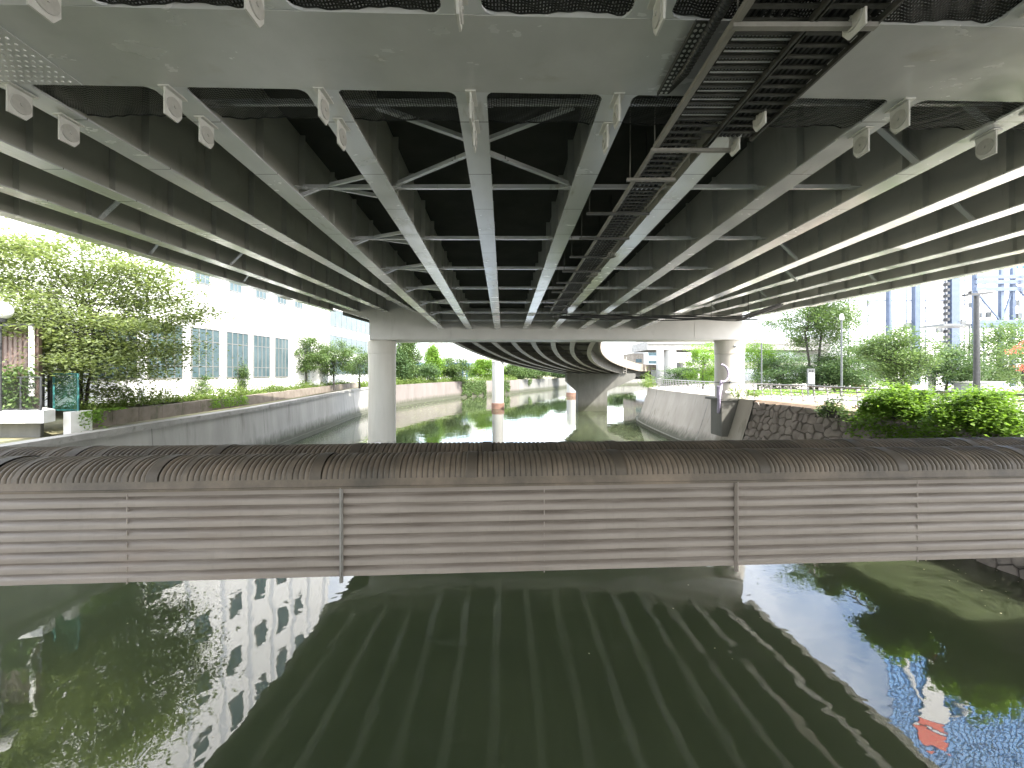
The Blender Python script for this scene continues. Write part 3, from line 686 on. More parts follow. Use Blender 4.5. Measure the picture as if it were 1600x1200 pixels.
# transverse cable bundle at the end of the tray
eb = G(3.5, 3.6, 21.5)
cbn = thing('cable_bundle', 'black cable bundle crossing under the girders toward the right column', 'cables', eb)
for k in range(7):
    m = MB(); pts = []
    for j in range(25):
        u = j / 24; x = 3.0 + u * 12.2
        sag = .13 * abs(math.sin(u * math.pi * 3.2 + k)) * (.4 + .2 * k / 3)
        up = max(0, u - .82) * 4.2
        pts.append(G(x, 3.72 - .07 * (k % 4) - sag + up, 21.7 + .07 * k + .5 * u))
    m.tube(pts, .022 + .012 * (k % 3), 6); m.build('cable', 'cable', cbn, eb, True)
m = MB(); gbar(m, 2.6, 21.9, 14.0, 22.6, 3.62, 3.55, .10, .06)
for x in (3.4, 5.2, 7.4, 9.2, 11.2, 13.2):
    p = G(x, 3.6, 22.1); m.tube([p, p + Vector((0, 0, 1.3))], .014, 6)
m.build('support_channel', 'dark_steel', cbn, eb)
m = MB(); m.box(*[c for c in (G(3.1, 0, 0).x - .44, G(3.1, 0, 0).x - .2, 21.3, 21.6)], px(880, 490, 21.5).z, px(880, 462, 21.5).z); m.build('junction_box', 'black_paint', cbn, eb)

# ------------------------------------------------------------------ pipe bridge in the foreground
A = math.radians(3.3); EU = Vector((math.cos(A), math.sin(A), 0)); EN = Vector((-math.sin(A), math.cos(A), 0)); O0 = Vector((0, 5.3, 0))
def PB(u, n, z): p = O0 + EU * u + EN * n; return Vector((p.x, p.y, z))
zt_, zb_ = 4.71, 3.58
pbase = PB(0, .7, zb_)
pb = thing('pipe_bridge', 'pipe bridge with ribbed pale side cladding and brown ribbed covers across the foreground', 'pipe bridge', pbase)
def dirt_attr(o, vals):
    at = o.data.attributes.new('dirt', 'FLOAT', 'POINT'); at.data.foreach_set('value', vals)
# cladding profile (n offset toward camera negative, z, dirt)
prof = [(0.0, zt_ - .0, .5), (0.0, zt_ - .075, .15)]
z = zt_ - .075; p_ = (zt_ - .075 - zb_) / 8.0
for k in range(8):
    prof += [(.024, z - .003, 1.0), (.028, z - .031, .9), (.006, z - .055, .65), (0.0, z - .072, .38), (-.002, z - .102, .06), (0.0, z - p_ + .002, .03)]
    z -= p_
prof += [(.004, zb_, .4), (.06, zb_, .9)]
L = 5.15; u0 = -2.15; sheet = None
for k in range(-3, 4):
    a = u0 + k * L
    if sheet is None:
        m = MB(); d_ = []
        nn = 24
        for i in range(nn + 1):
            for n_, zz, dd in prof:
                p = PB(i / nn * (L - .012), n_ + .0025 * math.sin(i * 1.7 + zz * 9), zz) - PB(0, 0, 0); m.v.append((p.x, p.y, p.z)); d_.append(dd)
        kk = len(prof)
        for i in range(nn):
            for j in range(kk - 1): m.f.append((i * kk + j, i * kk + j + 1, (i + 1) * kk + j + 1, (i + 1) * kk + j))
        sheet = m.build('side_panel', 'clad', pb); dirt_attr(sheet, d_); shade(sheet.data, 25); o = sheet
        m = MB()
        for j in range(8):
            zz = zt_ - .06 - j * .148
            for du in (2.57,):
                p = PB(du, -.006, zz) - PB(0, 0, 0); m.box(p.x - .006, p.x + .006, p.y - .004, p.y + .01, p.z - .05, p.z + .012)
        clip = m.build('lap_clips', 'clad', sheet); q = clip
    else:
        o = sheet.copy(); C.objects.link(o); q = clip.copy(); C.objects.link(q); q.parent = o
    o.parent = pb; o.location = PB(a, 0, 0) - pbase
for k in range(-3, 5):
    m = MB(); a = u0 + k * L - .006
    m.prism([PB(a - .018, -.03, zb_ - .07), PB(a + .018, -.03, zb_ - .07), PB(a + .018, -.03, zt_), PB(a - .018, -.03, zt_)], EN * .04)
    m.bar(PB(a, -.028, zb_ - .06), PB(a, -.028, zt_), .012, .05, EN)
    m.build('joint_strip', 'clad' if k != 0 else 'rail_steel', pb, pbase)
m = MB(); m.prism([PB(-18.2, .03, zb_ + .004), PB(16.3, .03, zb_ + .004), PB(16.3, .03, zb_ + .03), PB(-18.2, .03, zb_ + .03)], EN * 1.5)
m.prism([PB(-18.2, 1.5, zb_), PB(16.3, 1.5, zb_), PB(16.3, 1.5, zt_), PB(-18.2, 1.5, zt_)], EN * .03)
m.build('box_frame', 'rail_steel', pb, pbase)
m = MB(); m.prism([PB(-18.2, -.035, zt_ + .004), PB(16.3, -.035, zt_ + .004), PB(16.3, -.012, zt_ + .105), PB(-18.2, -.012, zt_ + .105)], EN * 1.55)
m.prism([PB(-18.2, -.05, zt_ - .012), PB(16.3, -.05, zt_ - .012), PB(16.3, -.05, zt_ + .016), PB(-18.2, -.05, zt_ + .016)], EN * .06)
m.build('edge_trim', 'cover', pb, pbase)
# ribbed half-round covers, two runs
SEG = 1.96; proto = None; pitch = .07; NR = 28; W2, RI = .372, .235
def cover_mesh():
    m = MB(); d_ = []; S = 8; nn = NR * S; arc = 12
    for i in range(nn + 1):
        u = i / S * pitch; ph = (i % S) / S; rib = i // S
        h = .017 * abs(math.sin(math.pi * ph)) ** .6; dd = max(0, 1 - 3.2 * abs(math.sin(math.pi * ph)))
        if rib % 9 in (4,) : h = .018; dd = 0 if ph > .15 else dd
        if rib >= NR - 2: h = .024; dd = .5
        for j in range(arc + 1):
            t_ = math.pi * j / arc
            e = 1.0 if 0 < j < arc else .6
            p = PB(u, W2 - (W2 + h * e) * math.cos(t_), (RI + h * e) * math.sin(t_)) - PB(0, 0, 0); m.v.append((p.x, p.y, p.z)); d_.append(dd * .8)
    for i in range(nn):
        for j in range(arc): a = i * (arc + 1) + j; m.f.append((a, a + 1, a + arc + 2, a + arc + 1))
    o = m.build('cover_shell', 'cover', pb); dirt_attr(o, d_); shade(o.data, 60); return o
for run, (n0, sh) in enumerate(((.0, -.15), (.755, .05))):
    for k in range(-9, 9):
        if proto is None: proto = cover_mesh(); o = proto
        else: o = proto.copy(); C.objects.link(o)
        o.parent = pb; o.location = PB(k * SEG + sh - .30, n0, zt_ + .10 + R.uniform(-.004, .004)) - pbase

# ------------------------------------------------------------------ curved viaduct behind the far columns
VB = Vector((13, 67, 0))
vd = thing('curved_viaduct', 'sooty viaduct curving away to the right behind the far crossbeam', 'viaduct', VB)
RC = 95.0; TH0 = .10
def arc_pt(s, off, z):      # off > 0 = right of travel
    th = TH0 + s / RC
    x = 1.1 + RC * (math.cos(TH0) - math.cos(th)); y = 31.6 + RC * (math.sin(th) - math.sin(TH0))
    return Vector((x + off * math.cos(th), y - off * math.sin(th), z))
def zbot(s): return max(8.52 - .061 * s, 5.6) if s < 60 else max(8.52 - .061 * s, 4.9)
SS = [i * 2.0 for i in range(0, 56)]
def ribbon(o0, o1, dz0, dz1):
    m = MB()
    for s in SS:
        z = zbot(s); m.v += [tuple(arc_pt(s, a, z + b)) for a, b in ((o0, dz0), (o1, dz0), (o1, dz1), (o0, dz1))]
    for i in range(len(SS) - 1):
        for j in range(4): m.f.append((i * 4 + j, i * 4 + (j + 1) % 4, i * 4 + 4 + (j + 1) % 4, i * 4 + 4 + j))
    m.f.append((3, 2, 1, 0)); q = (len(SS) - 1) * 4; m.f.append((q, q + 1, q + 2, q + 3)); return m
offs = [-5.6 + 1.53 * i for i in range(8)]
for o_ in offs:
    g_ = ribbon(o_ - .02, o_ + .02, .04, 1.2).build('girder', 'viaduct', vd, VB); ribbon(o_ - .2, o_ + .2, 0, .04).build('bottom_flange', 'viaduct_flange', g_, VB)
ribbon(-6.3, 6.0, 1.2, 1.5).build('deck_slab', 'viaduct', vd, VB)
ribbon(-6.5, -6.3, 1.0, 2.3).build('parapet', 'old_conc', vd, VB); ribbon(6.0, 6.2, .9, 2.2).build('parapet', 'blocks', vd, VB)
for s in [4 + 4.5 * i for i in range(10)]:
    m = MB(); m.bar(arc_pt(s, -5.5, zbot(s) + .3), arc_pt(s, 5.1, zbot(s) + .3), .12, .16); m.build('cross_strut', 'viaduct', vd, VB)
m = MB()
def q66(x, y): p = px(x, y, 66.5); return (p.x, p.y, p.z)
m.prism([q66(903, 655), q66(949, 655), q66(949, 611), q66(993, 591), q66(993, 583.5), q66(886, 583.5), q66(886, 596), q66(903, 612)], (0, 2.4, 0))
m.build('pier', 'old_conc', vd, VB)
m = MB(); a, b = q66(965, 584), q66(986, 560)
for k in range(7): m.box(18.0, 18.5, 66.2, 66.4, 6.2 + k * .35, 6.25 + k * .35)
for x in (18.0, 18.5): m.box(x - .03, x + .03, 66.18, 66.42, 6.1, 8.8)
m.build('access_ladder', 'viaduct_flange', vd, VB)

# white columns of another road standing in the canal
def canal_column(x, yb, yt, w_, d, arm, lab):
    c = px(x, yb, d); c.z = 0; r = w_ * d / F / 2; t = thing('road_column', lab, 'column', c, 'white columns standing in the canal')
    zt2 = px(x, yt, d).z
    m = MB(); m.lathe(c, [(r, .9), (r, zt2)], 32); m.build('shaft', 'road_col', t, c, True)
    m = MB(); m.lathe(c, [(r * 1.12, -1), (r * 1.12, .95), (r * .9, 1.0)], 32); m.build('brick_base', 'orange_brick', t, c, True)
    m = MB(); m.prism([(c.x - r, c.y - .9, zt2 - 1.5), (c.x + r + .2, c.y - .9, zt2 - 1.5), (c.x + arm, c.y - .9, zt2 - .9), (c.x + arm, c.y - .9, zt2), (c.x - r, c.y - .9, zt2)], (0, 1.8, 0)); m.build('bracket', 'road_col', t, c)
canal_column(778, 638, 552, 18, 71.5, 11.5, 'nearer white round column with brick red base, in mid canal')
canal_column(893, 619, 572, 15, 110, 6, 'farther white column with brick red base, half hidden by dark pier')

# elevated road on the right bank
eb2 = Vector((28, 76, RZ))
er = thing('elevated_road', 'pale elevated road on round white columns behind the right promenade', 'elevated road', eb2)
m = MB(); m.box(24.5, 75, 74, 84, px(0, 547, 75).z, px(0, 534, 75).z); m.build('deck', 'coping', er, eb2)
m = MB(); m.box(24.4, 75, 73.7, 74, px(0, 534, 75).z - .4, px(0, 529, 75).z); m.build('parapet', 'road_col', er, eb2)
m = MB(); m.box(31, 75, 74, 84, px(0, 575, 75).z, px(0, 566, 75).z); m.build('lower_deck', 'coping', er, eb2)
for x, w_, d in ((1031, 11, 73), (1047, 19, 75), (1086, 9, 79), (1120, 12, 79)):
    c = px(x, 590, d); m = MB(); m.lathe((c.x, d, RZ), [(w_ * d / F / 2, -.1), (w_ * d / F / 2, px(0, 546, 75).z - RZ)], 28); m.build('column', 'road_col', er, eb2, True)

nbk = at(1003, 150, RZ)
for lab, cat, x0, x1, yt, d, mt in (('low brownish building seen past the curved viaduct parapet', 'building', 990, 1006, 552, 150, 'blocks'), ('grey mid rise building behind the elevated road', 'building', 1010, 1060, 505, 170, 'grey_wall')):
    bq = at((x0 + x1) / 2, d, RZ); t = thing('city_building', lab, cat, bq); a = (x0 - CX) * d / F; b = (x1 - CX) * d / F; zt3 = EYE + (HY - yt) * d / F
    m = MB(); m.box(a, b, d, d + 14, RZ, zt3); m.build('wall', mt, t, bq)
    m = MB(); m.box(a - .2, b + .2, d - .2, d + 14.2, zt3, zt3 + .5); m.build('roof_edge', 'cap', t, bq)
    z = RZ + 2.5
    while z < zt3 - 1.5:
        m = MB()
        m.box(a + .8, b - .8, d - .06, d - .001, z, z + 1.3); m.build('window', 'glass', t, bq); z += 3.3
exec_foliage = True
# ------------------------------------------------------------------ trees and plants
def tree(name, label, cat, base, H, crown, n_cl, n_leaf, lsize, mat, tr=.18, stems=1, spread=.6, flat=.5, group=None, shape='round', lean=(0, 0), clump=1.0, bare=.35):
    """crown = (rx, ry, rz, centre height); limbs run from the stems to clumps spread through the crown's volume"""
    base = Vector(base); t = thing(name, label, cat, base, group)
    rx, ry, rz, cz = crown; cl = []
    while len(cl) < n_cl:
        p = rng.normal(size=3); p /= np.linalg.norm(p); r = rng.uniform(.12, 1.0) ** .45
        p = p * r
        if shape == 'fan': k = .28 + .72 * max(0, (p[2] + 1) / 2) ** .7; p[0] *= k; p[1] *= k
        if shape == 'cone': k = max(.05, 1 - (p[2] + 1) / 2) ** .8 * 1.15; p[0] *= k; p[1] *= k
        if shape == 'flat' and p[2] < -.6 and rng.random() < .5: continue
        cl.append(np.array((lean[0] + p[0] * rx, lean[1] + p[1] * ry, cz + p[2] * rz)))
    cl = np.array(cl)
    trunk = MB(); limbs = MB(); fork = []
    for s_ in range(stems):
        a = s_ * 2.4; dx, dy = (0, 0) if stems == 1 else (.3 * math.cos(a) * tr * 4, .3 * math.sin(a) * tr * 4)
        th = max(.3, (cz - rz * .45)); top = Vector((dx * 3 + lean[0] * .35, dy * 3 + lean[1] * .35, th))
        pts = [base + Vector((dx, dy, -.15)), base + Vector((dx * 1.6 + R.uniform(-.1, .1), dy * 1.6, th * .5)), base + top]
        trunk.tube(pts, [tr / math.sqrt(stems) * 1.15, tr / math.sqrt(stems) * .85, tr / math.sqrt(stems) * .62], 10); fork.append(top)
        if shape != 'bush':
            ax = Vector((lean[0] * .6, lean[1] * .6, cz + rz * .55)); trunk.tube([base + top, base + top.lerp(ax, .5) + Vector((R.uniform(-.2, .2), 0, 0)), base + ax], [tr * .6 / math.sqrt(stems), tr * .35, tr * .1], 8)
    for c in cl[:: max(1, int(1 / max(bare, .05)))]:
        f = fork[R.randrange(len(fork))]; e = Vector(c); st_ = f.lerp(Vector((lean[0] * .6, lean[1] * .6, cz + rz * .5)), R.uniform(0, .7) if shape != 'fan' else R.uniform(0, .15))
        mid = st_.lerp(e, .5) + Vector((R.uniform(-.15, .15) * rx * .3, R.uniform(-.15, .15) * ry * .3, .10 * rz * R.uniform(0, 1.5)))
        limbs.tube([base + st_, base + mid, base + e], [tr * .26, tr * .16, tr * .05], 5, False)
    to = trunk.build('trunk', 'bark', t, base, True); limbs.build('branches', 'bark', to, base)
    per = np.maximum(1, rng.poisson(n_leaf / n_cl * rng.uniform(.45, 1.6, n_cl)))
    P = np.repeat(cl, per, axis=0)
    sg = np.repeat(rng.uniform(.55, 1.25, n_cl), per)[:, None] * clump * np.array((rx, ry, rz)) / n_cl ** (1 / 3) * .85
    P = P + rng.normal(size=P.shape) * sg * np.array((1, 1, spread)) + np.array(base)
    P = P[P[:, 2] > base.z + .1]
    np_quads('crown', leaf_quads(P, lsize, flat), mat, t, base)
    return t
GT = 'trees along the left bank'; GRT = 'trees beyond the right promenade'
tree('tree', 'large pale green spreading tree by the brown shed on the left bank', 'tree', at(128, 20.5, 4.3), 9, (5.5, 3.6, 4.6, 4.5), 260, 66000, .165, 'leaf_pale', .13, 3, .35, .75, GT, 'flat', (.2, 0), 1.25, .3)
tree('tree', 'pale green tree top hanging in at the far left under the girders', 'tree', at(-90, 24, 4.3), 10, (5.2, 3.5, 3.2, 8.2), 110, 21000, .17, 'leaf_pale', .12, 1, .5, .7, GT, 'flat', (1.0, 0))
LT = [('mid green round tree beside the last factory window on the left', 478, 46, (2.3, 2, 2.1, 4.1), 55, 7000, .17, 'leaf_mid'),
      ('bushy green tree below the ribbon window building', 522, 50, (2.4, 2, 2.2, 3.9), 55, 7000, .17, 'leaf_mid'),
      ('green tree touching the left edge of the left column', 562, 56, (2.2, 2, 2.2, 3.3), 45, 6000, .18, 'leaf_mid'),
      ('small climbing bush between the factory windows', 368, 36.5, (1.0, .6, 1.6, 1.7), 30, 2600, .13, 'leaf_mid'),
      ('low shrub in front of the first factory window', 308, 32.5, (1.0, .7, .9, .9), 22, 1900, .13, 'leaf_mid')]
for lab, x, d, cr, nc, nl, ls, mt in LT: tree('tree', lab, 'tree', at(x, d, 4.2), 6, cr, nc, int(nl * 1.6), ls, mt, .11, 1, .7, .4, GT)
FT = [('tall dense green tree just right of the left column', 630, 84, (2.9, 2.6, 5.0, 5.6), 70, 9000, .26, 'leaf_mid', 'round'),
      ('round dark tree right behind the left column', 612, 80, (2.6, 2.2, 3.4, 3.6), 50, 6000, .26, 'leaf_dark', 'round'),
      ('pointed bright green tree in front of the blue roofed hall', 677, 100, (2.6, 2.4, 3.6, 4.6), 55, 6000, .28, 'leaf_bright', 'cone'),
      ('rounded grey green shrub beside the pointed tree', 656, 92, (3.0, 2.2, 1.9, 1.9), 40, 5000, .25, 'leaf_dark', 'round'),
      ('wide rounded tree in front of the hall entrance', 706, 104, (4.2, 3, 2.8, 2.8), 60, 7500, .27, 'leaf_mid', 'round'),
      ('bright green shrub left of the mid canal column', 757, 122, (4.4, 3, 3.2, 3.0), 55, 6500, .30, 'leaf_bright', 'round'),
      ('green shrub right of the mid canal column', 806, 134, (4.5, 3, 2.4, 2.6), 45, 5500, .32, 'leaf_mid', 'round'),
      ('green shrub under the middle of the curved viaduct', 838, 146, (4.5, 3, 2.4, 2.6), 45, 5500, .34, 'leaf_mid', 'round'),
      ('dark shrub left of the concrete pier under the viaduct', 872, 162, (5, 3, 2.6, 2.6), 45, 5500, .36, 'leaf_dark', 'round'),
      ('tree seen through the gap right of the concrete pier', 968, 225, (9, 4, 4.2, 4.2), 60, 6500, .5, 'leaf_dark', 'round'),
      ('low tree line patch left behind the concrete pier stem', 915, 205, (9, 4, 3.2, 3.2), 50, 5500, .45, 'leaf_mid', 'round')]
for lab, x, d, cr, nc, nl, ls, mt, shp in FT: tree('tree', lab, 'tree', at(x, d, 4.1), 6, (cr[0] * 1.15, cr[1] * 1.15, cr[2] * 1.12, cr[3]), nc, int(nl * 2.6), ls * 1.25, mt, .2, 1, .75, .4, 'trees around the far bend', shp)
RTS = [('tall loose tree with twin trunk left of the white industrial wall', 1272, 40, (4.2, 3.2, 2.9, 7.2), 90, 9500, .19, 'leaf_mid', 'round', 2, .2),
       ('fan shaped multi stemmed tree rising behind the railing', 1402, 27, (2.6, 2.4, 2.1, 2.9), 150, 8000, .14, 'leaf_mid', 'fan', 5, .12),
       ('dark round shrub left of the info sign', 1222, 41, (2.6, 2, 1.6, 1.7), 45, 5500, .17, 'leaf_dark', 'round', 1, .1),
       ('dark shrub right behind the info sign', 1292, 40, (2.4, 2, 1.9, 1.9), 45, 5500, .17, 'leaf_dark', 'round', 1, .1),
       ('layered shrub behind the thin grey lamp post', 1325, 38, (2.6, 2, 2.1, 2.2), 50, 6000, .17, 'leaf_dark', 'round', 1, .1),
       ('green tree between the fan tree and the tall loose tree', 1356, 42, (2.6, 2, 2.4, 2.6), 45, 5500, .18, 'leaf_mid', 'round', 1, .1),
       ('layered green tree left of the black camera post', 1480, 30, (2.4, 2.0, 1.7, 2.0), 60, 7500, .14, 'leaf_dark', 'flat', 1, .1),
       ('tall green tree right of the black camera post', 1560, 31, (2.7, 2.4, 2.6, 3.1), 70, 8500, .15, 'leaf_mid', 'round', 1, .12),
       ('yellowish low tree just right of the right column', 1185, 44, (1.6, 1.5, 2.6, 3.2), 35, 3500, .16, 'leaf_bright', 'round', 1, .08),
       ('bright green tree just left of the right column', 1098, 48, (2.0, 1.8, 2.6, 3.0), 45, 5000, .17, 'leaf_bright', 'round', 1, .1),
       ('dark low shrub by the notice board left of the right column', 1075, 58, (3.6, 2, 1.4, 1.5), 40, 4500, .2, 'leaf_dark', 'round', 1, .1),
       ('green tree before the distant dot windowed office', 1215, 60, (3.6, 3, 2.6, 3.4), 45, 4500, .22, 'leaf_dark', 'round', 1, .14)]
for lab, x, d, cr, nc, nl, ls, mt, shp, stn, trr in RTS: tree('tree', lab, 'tree', at(x, d, RZ), 6, cr, nc, int(nl * 1.9), ls, mt, trr, stn, .6, .45, GRT, shp)
tree('tree', 'leafy tree added outside the frame on the near right bank to dapple the water', 'tree', (20.6, 6.0, RZ), 8, (3.4, 3.0, 2.6, 4.6), 60, 2600, .16, 'leaf_mid', .15, 1, .6, .45, GRT, 'round')  # unseen tree, added to break up the sun patch on the canal
ct = tree('flowering_tree', 'tree with pink red blossom clusters at the right edge', 'tree', at(1612, 25, RZ), 5, (1.9, 1.8, 2.0, 2.7), 45, 5000, .13, 'leaf_mid', .1, 2, .6, .45, GRT, 'round')
P = []
for x, y in ((1580, 550), (1590, 543), (1595, 572), (1600, 578), (1604, 536)):
    P.append(np.array(px(x, y, 23.6)) + rng.normal(size=(45, 3)) * (.16, .16, .08))
b_ = ct.location.copy(); np_quads('blossom', leaf_quads(np.concatenate(P), .085, .3), 'flower', ct, b_)

def shrub(name, label, base, rad, n_cl, n_leaf, ls, mat, group, dome=True, stems=16):
    base = Vector(base); t = thing(name, label, 'shrub', base, group); rx, ry, rz = rad; cl = []
    while len(cl) < n_cl:
        p = rng.normal(size=3); p /= np.linalg.norm(p)
        if dome and p[2] < -.08: continue
        lump = 1 + .16 * math.sin(5 * math.atan2(p[1], p[0]) + 7 * rx) * math.cos(3 * p[2] + ry) + (.22 if rng.random() < .10 else 0)
        cl.append(p * rng.uniform(.62, 1.0) * lump * (rx, ry, rz))
    cl = np.array(cl); m = MB()
    for c in cl[:: max(1, n_cl // (stems * 3))]:
        m.tube([base + Vector((R.uniform(-.2, .2), R.uniform(-.2, .2), -.2)), base + Vector(c) * .5 + Vector((0, 0, .1)), base + Vector(c)], [.03, .02, .008], 5, False)
    m.build('stems', 'bark', t, base)
    per = np.maximum(1, rng.poisson(n_leaf / n_cl, n_cl)); P = np.repeat(cl, per, axis=0)
    P = P + rng.normal(size=P.shape) * np.array((rx, ry, rz * .7)) * .17 * np.repeat(rng.uniform(.4, 1.3, n_cl), per)[:, None] + np.array(base)
    np_quads('foliage', leaf_quads(P, ls, .9, .45, .7), mat, t, base); return t
GS = 'bright shrubs on the rubble wall'
shrub('shrub', 'rounded bright green shrub above the rubble wall, farther one', at(1405, 17.2, 4.45), (1.36, 1.0, 1.12), 150, 10500, .13, 'leaf_bright', GS)
shrub('shrub', 'rounded bright green shrub at the right edge, nearer one', at(1527, 14.6, 4.3), (1.42, 1.05, 1.2), 160, 11500, .12, 'leaf_bright', GS)
shrub('shrub', 'scrawny broken shrub at the left end of the green mass on the rubble wall', at(1302, 20.2, 4.15), (.6, .5, .75), 30, 1300, .11, 'leaf_mid', GS)
def scatter(name, label, cat, pts, ls, mat, flat=.8, kind='stuff', wid=.7, var=.45):
    o = np_quads(name, leaf_quads(np.array(pts), ls, flat, var, wid), mat, None, tuple(np.mean(np.array(pts), axis=0)))
    return tag(o, label, cat, kind=kind)
V = []
for k in range(6500):         # creeping vine over the rubble wall's top edge
    y = rng.uniform(11.5, 19.6); h = 1 - abs(rng.normal()) * .17 * (1.1 if y < 18 else .7)
    p = rub(y, max(.3, h)); V.append((p.x + rng.normal() * .14 - .22 + (1.1 * rng.random() if h > .9 else 0), y, p.z + .14 + abs(rng.normal()) * .2 * (1 + .6 * math.sin(2.1 * y))))
scatter('creeping_vine', 'broad leaved vine creeping over the top of the rubble wall', 'vine', V, .14, 'leaf_bright')
V = []
for k in range(800):
    y = rng.uniform(19.5, 22.0); V.append((poly_at(RW3, y, 1) + 1.4 + rng.normal() * .25, y, 4.2 + rng.normal() * .12 - .5 * abs(rng.normal()) * (y < 20.6)))
scatter('creeping_vine', 'thin ivy hanging beside the broken shrub on stones', 'vine', V, .11, 'leaf_mid')
# weeds on the left bank, ivy on the walls
V = []
for k in range(15000):
    y = rng.uniform(19, 62); x = poly_at(LW, y, 1) - 1.25 - abs(rng.normal()) * .55 - (0 if rng.random() < .8 else rng.random() * 2.0); V.append((x, y, 4.35 + abs(rng.normal()) * .42 * (.65 + .35 * math.sin(y * .9) + .25 * math.sin(y * 2.7)) + .1))
scatter('weeds', None, None, V, .17, 'grass', -.1, wid=.35)
V = []
for k in range(11000):
    y = rng.uniform(62, 128); x = poly_at(LW, y, 1) - .5 - abs(rng.normal()) * .9 * (1 if y < 90 else .5); V.append((x, y + (abs(rng.normal()) * 1.2 if y > 95 else 0), 3.95 + abs(rng.normal()) * .55))
scatter('weeds', None, None, V, .27, 'grass', .1, wid=.5)
def ivy(y0, y1, zlo, n, ls, lab, mat='leaf_mid', off=.12):
    V = []
    for k in range(n):
        y = rng.uniform(y0, y1); x = poly_at(LW, y, 1); ed = zlo + .5 * math.sin(y * 2.1) + .3 * math.sin(y * 5.3)
        V.append((x + off + abs(rng.normal()) * .12, y - .25 - .12 * rng.random(), rng.uniform(max(.15, ed), 4.15)))
    scatter('ivy', lab, 'ivy', V, ls, mat, .0, None)
ivy(104.5, 113, .4, 2600, .34, 'broad ivy curtain hanging on the brown canal wall left of the column')
ivy(118, 121.5, .5, 800, .34, 'narrow ivy strip hanging on the brown canal wall right of the column')
ivy(136, 139, 2.4, 220, .34, 'small ivy tuft over the far grey canal wall')
V = []
for k in range(700):
    y = rng.uniform(26.5, 30.5); V.append((poly_at(LW, y, 1) - .75 + rng.normal() * .08, y, rng.uniform(3.85, 4.5)))
scatter('ivy', 'ivy strip trailing over the long block wall on the left bank', 'ivy', V, .11, 'leaf_bright', 0, None)
V = []
for k in range(650):
    y = rng.uniform(17.9, 20.0); V.append((-19.0 + rng.normal() * .16, y, 4.45 - abs(rng.normal()) * .35 * (y < 19)))
scatter('ivy', 'ivy clump at the near end of the block wall on the left bank', 'ivy', V, .13, 'leaf_bright', 0, None)
V = []
for k in range(1700):
    V.append((rng.uniform(-22.6, -19.75), 16.9 + rng.normal() * .12, 4.75 + 1.6 * rng.random() ** 1.2 + .2 * math.sin(k)))
scatter('climbing_plant', 'leafy climber covering the foot of the brown shed', 'climber', V, .14, 'leaf_mid', .1, None)
V = []
for k in range(520):
    a = rng.uniform(0, 1); V.append((poly_at(RW3, 50 + 4 * a, 1) + 1.5 + rng.normal() * .4, 50 + 5 * a, RZ + abs(rng.normal()) * .8 + .1))
for k in range(90): V.append((15.4 + rng.random() * 2.0, 28.9 + rng.normal() * .1, RZ + .1 + abs(rng.normal()) * .35))
scatter('tall_grass', None, None, V, .5, 'grass', -.3, wid=.12)
V = [(rng.uniform(-12, 17), rng.uniform(6.5, 26), .004) for k in range(46)] + [(12.5 + 3 * rng.random(), 10 + 5 * rng.random(), .004) for k in range(26)]
o = np_quads('floating_leaves', leaf_quads(np.array(V), .05, 60, .5, .6), 'fallen'); tag(o, None, None, kind='stuff')
hb = MB()
# clipped hedge strip and lawn behind the promenade
V = [(rng.uniform(20.5, 60), 0, 0) for k in range(10)]
V = []
for k in range(9000):
    x = rng.uniform(19.5, 44); d = 33 + .05 * x + rng.normal() * .5 + (x > 26) * rng.uniform(-5, 0); V.append((x, d, RZ + rng.uniform(.05, .5) ** 1.0 * 1.0))
scatter('low_hedge', 'low clipped hedge behind the promenade railing', 'hedge', V, .13, 'leaf_bright', .6, None)

# ------------------------------------------------------------------ left bank objects
bw = thing('block_wall', 'low mossy brown block wall along the top of the left bank', 'wall', (-19.4, 20, 3.9))
blk = [(poly_at(LW, y, 1) - .95, y, poly_at(LW, y, 2) + .05) for y in np.linspace(18.3, 62, 30)]
prev = None
m = MB()
for a, b in zip(blk, blk[1:]):
    a = Vector(a); b = Vector(b); b = a.lerp(b, .985); n_ = Vector((-(b - a).y, (b - a).x, 0)).normalized() * .32; h = Vector((0, 0, .72 + R.uniform(-.03, .03)))
    m.add([a, b, b + n_, a + n_, a + h, b + h, b + n_ + h, a + n_ + h], [(3, 2, 1, 0), (4, 5, 6, 7), (0, 1, 5, 4), (1, 2, 6, 5), (2, 3, 7, 6), (3, 0, 4, 7)])
m.build('blocks', 'blocks', bw, (-19.4, 20, 3.9))
# concrete terrace slab, shed, fences
sb = Vector((-21, 17, 4.1))
sl = thing('terrace', 'white concrete terrace slab with dark void beneath at the left edge', 'terrace', sb)
p = px(85, 660, 17); m = MB(); m.prism([(p.x, 16.6, 4.12), (p.x - .35, 17.35, 4.12), (-24.4, 20.5, 4.12), (-30, 20.5, 4.12), (-30, 16.6, 4.12)], (0, 0, .5)); m.build('slab', 'white_wall', sl, sb)
m = MB(); m.prism([(px(63, 0, 17.2).x, 17.2, 3), (px(63, 0, 17.2).x - .2, 17.5, 3), (-25, 20.4, 3), (-30, 20.4, 3), (-30, 17.2, 3)], (0, 0, 1.115)); m.build('base_wall', 'old_conc', sl, sb)
m = MB(); m.box(px(86, 0, 17).x + .01, px(122, 0, 18.2).x, 17.6, 18.5, 3.3, 4.48); m.build('pier_block', 'white_wall', sl, sb)
shb = Vector((-21, 18, 4.62))
sh = thing('brown_shed', 'brown corrugated steel shed with a pale drainpipe at the left edge', 'shed', shb)
m = MB(); xr = px(58, 0, 17.2).x; x = -27.0
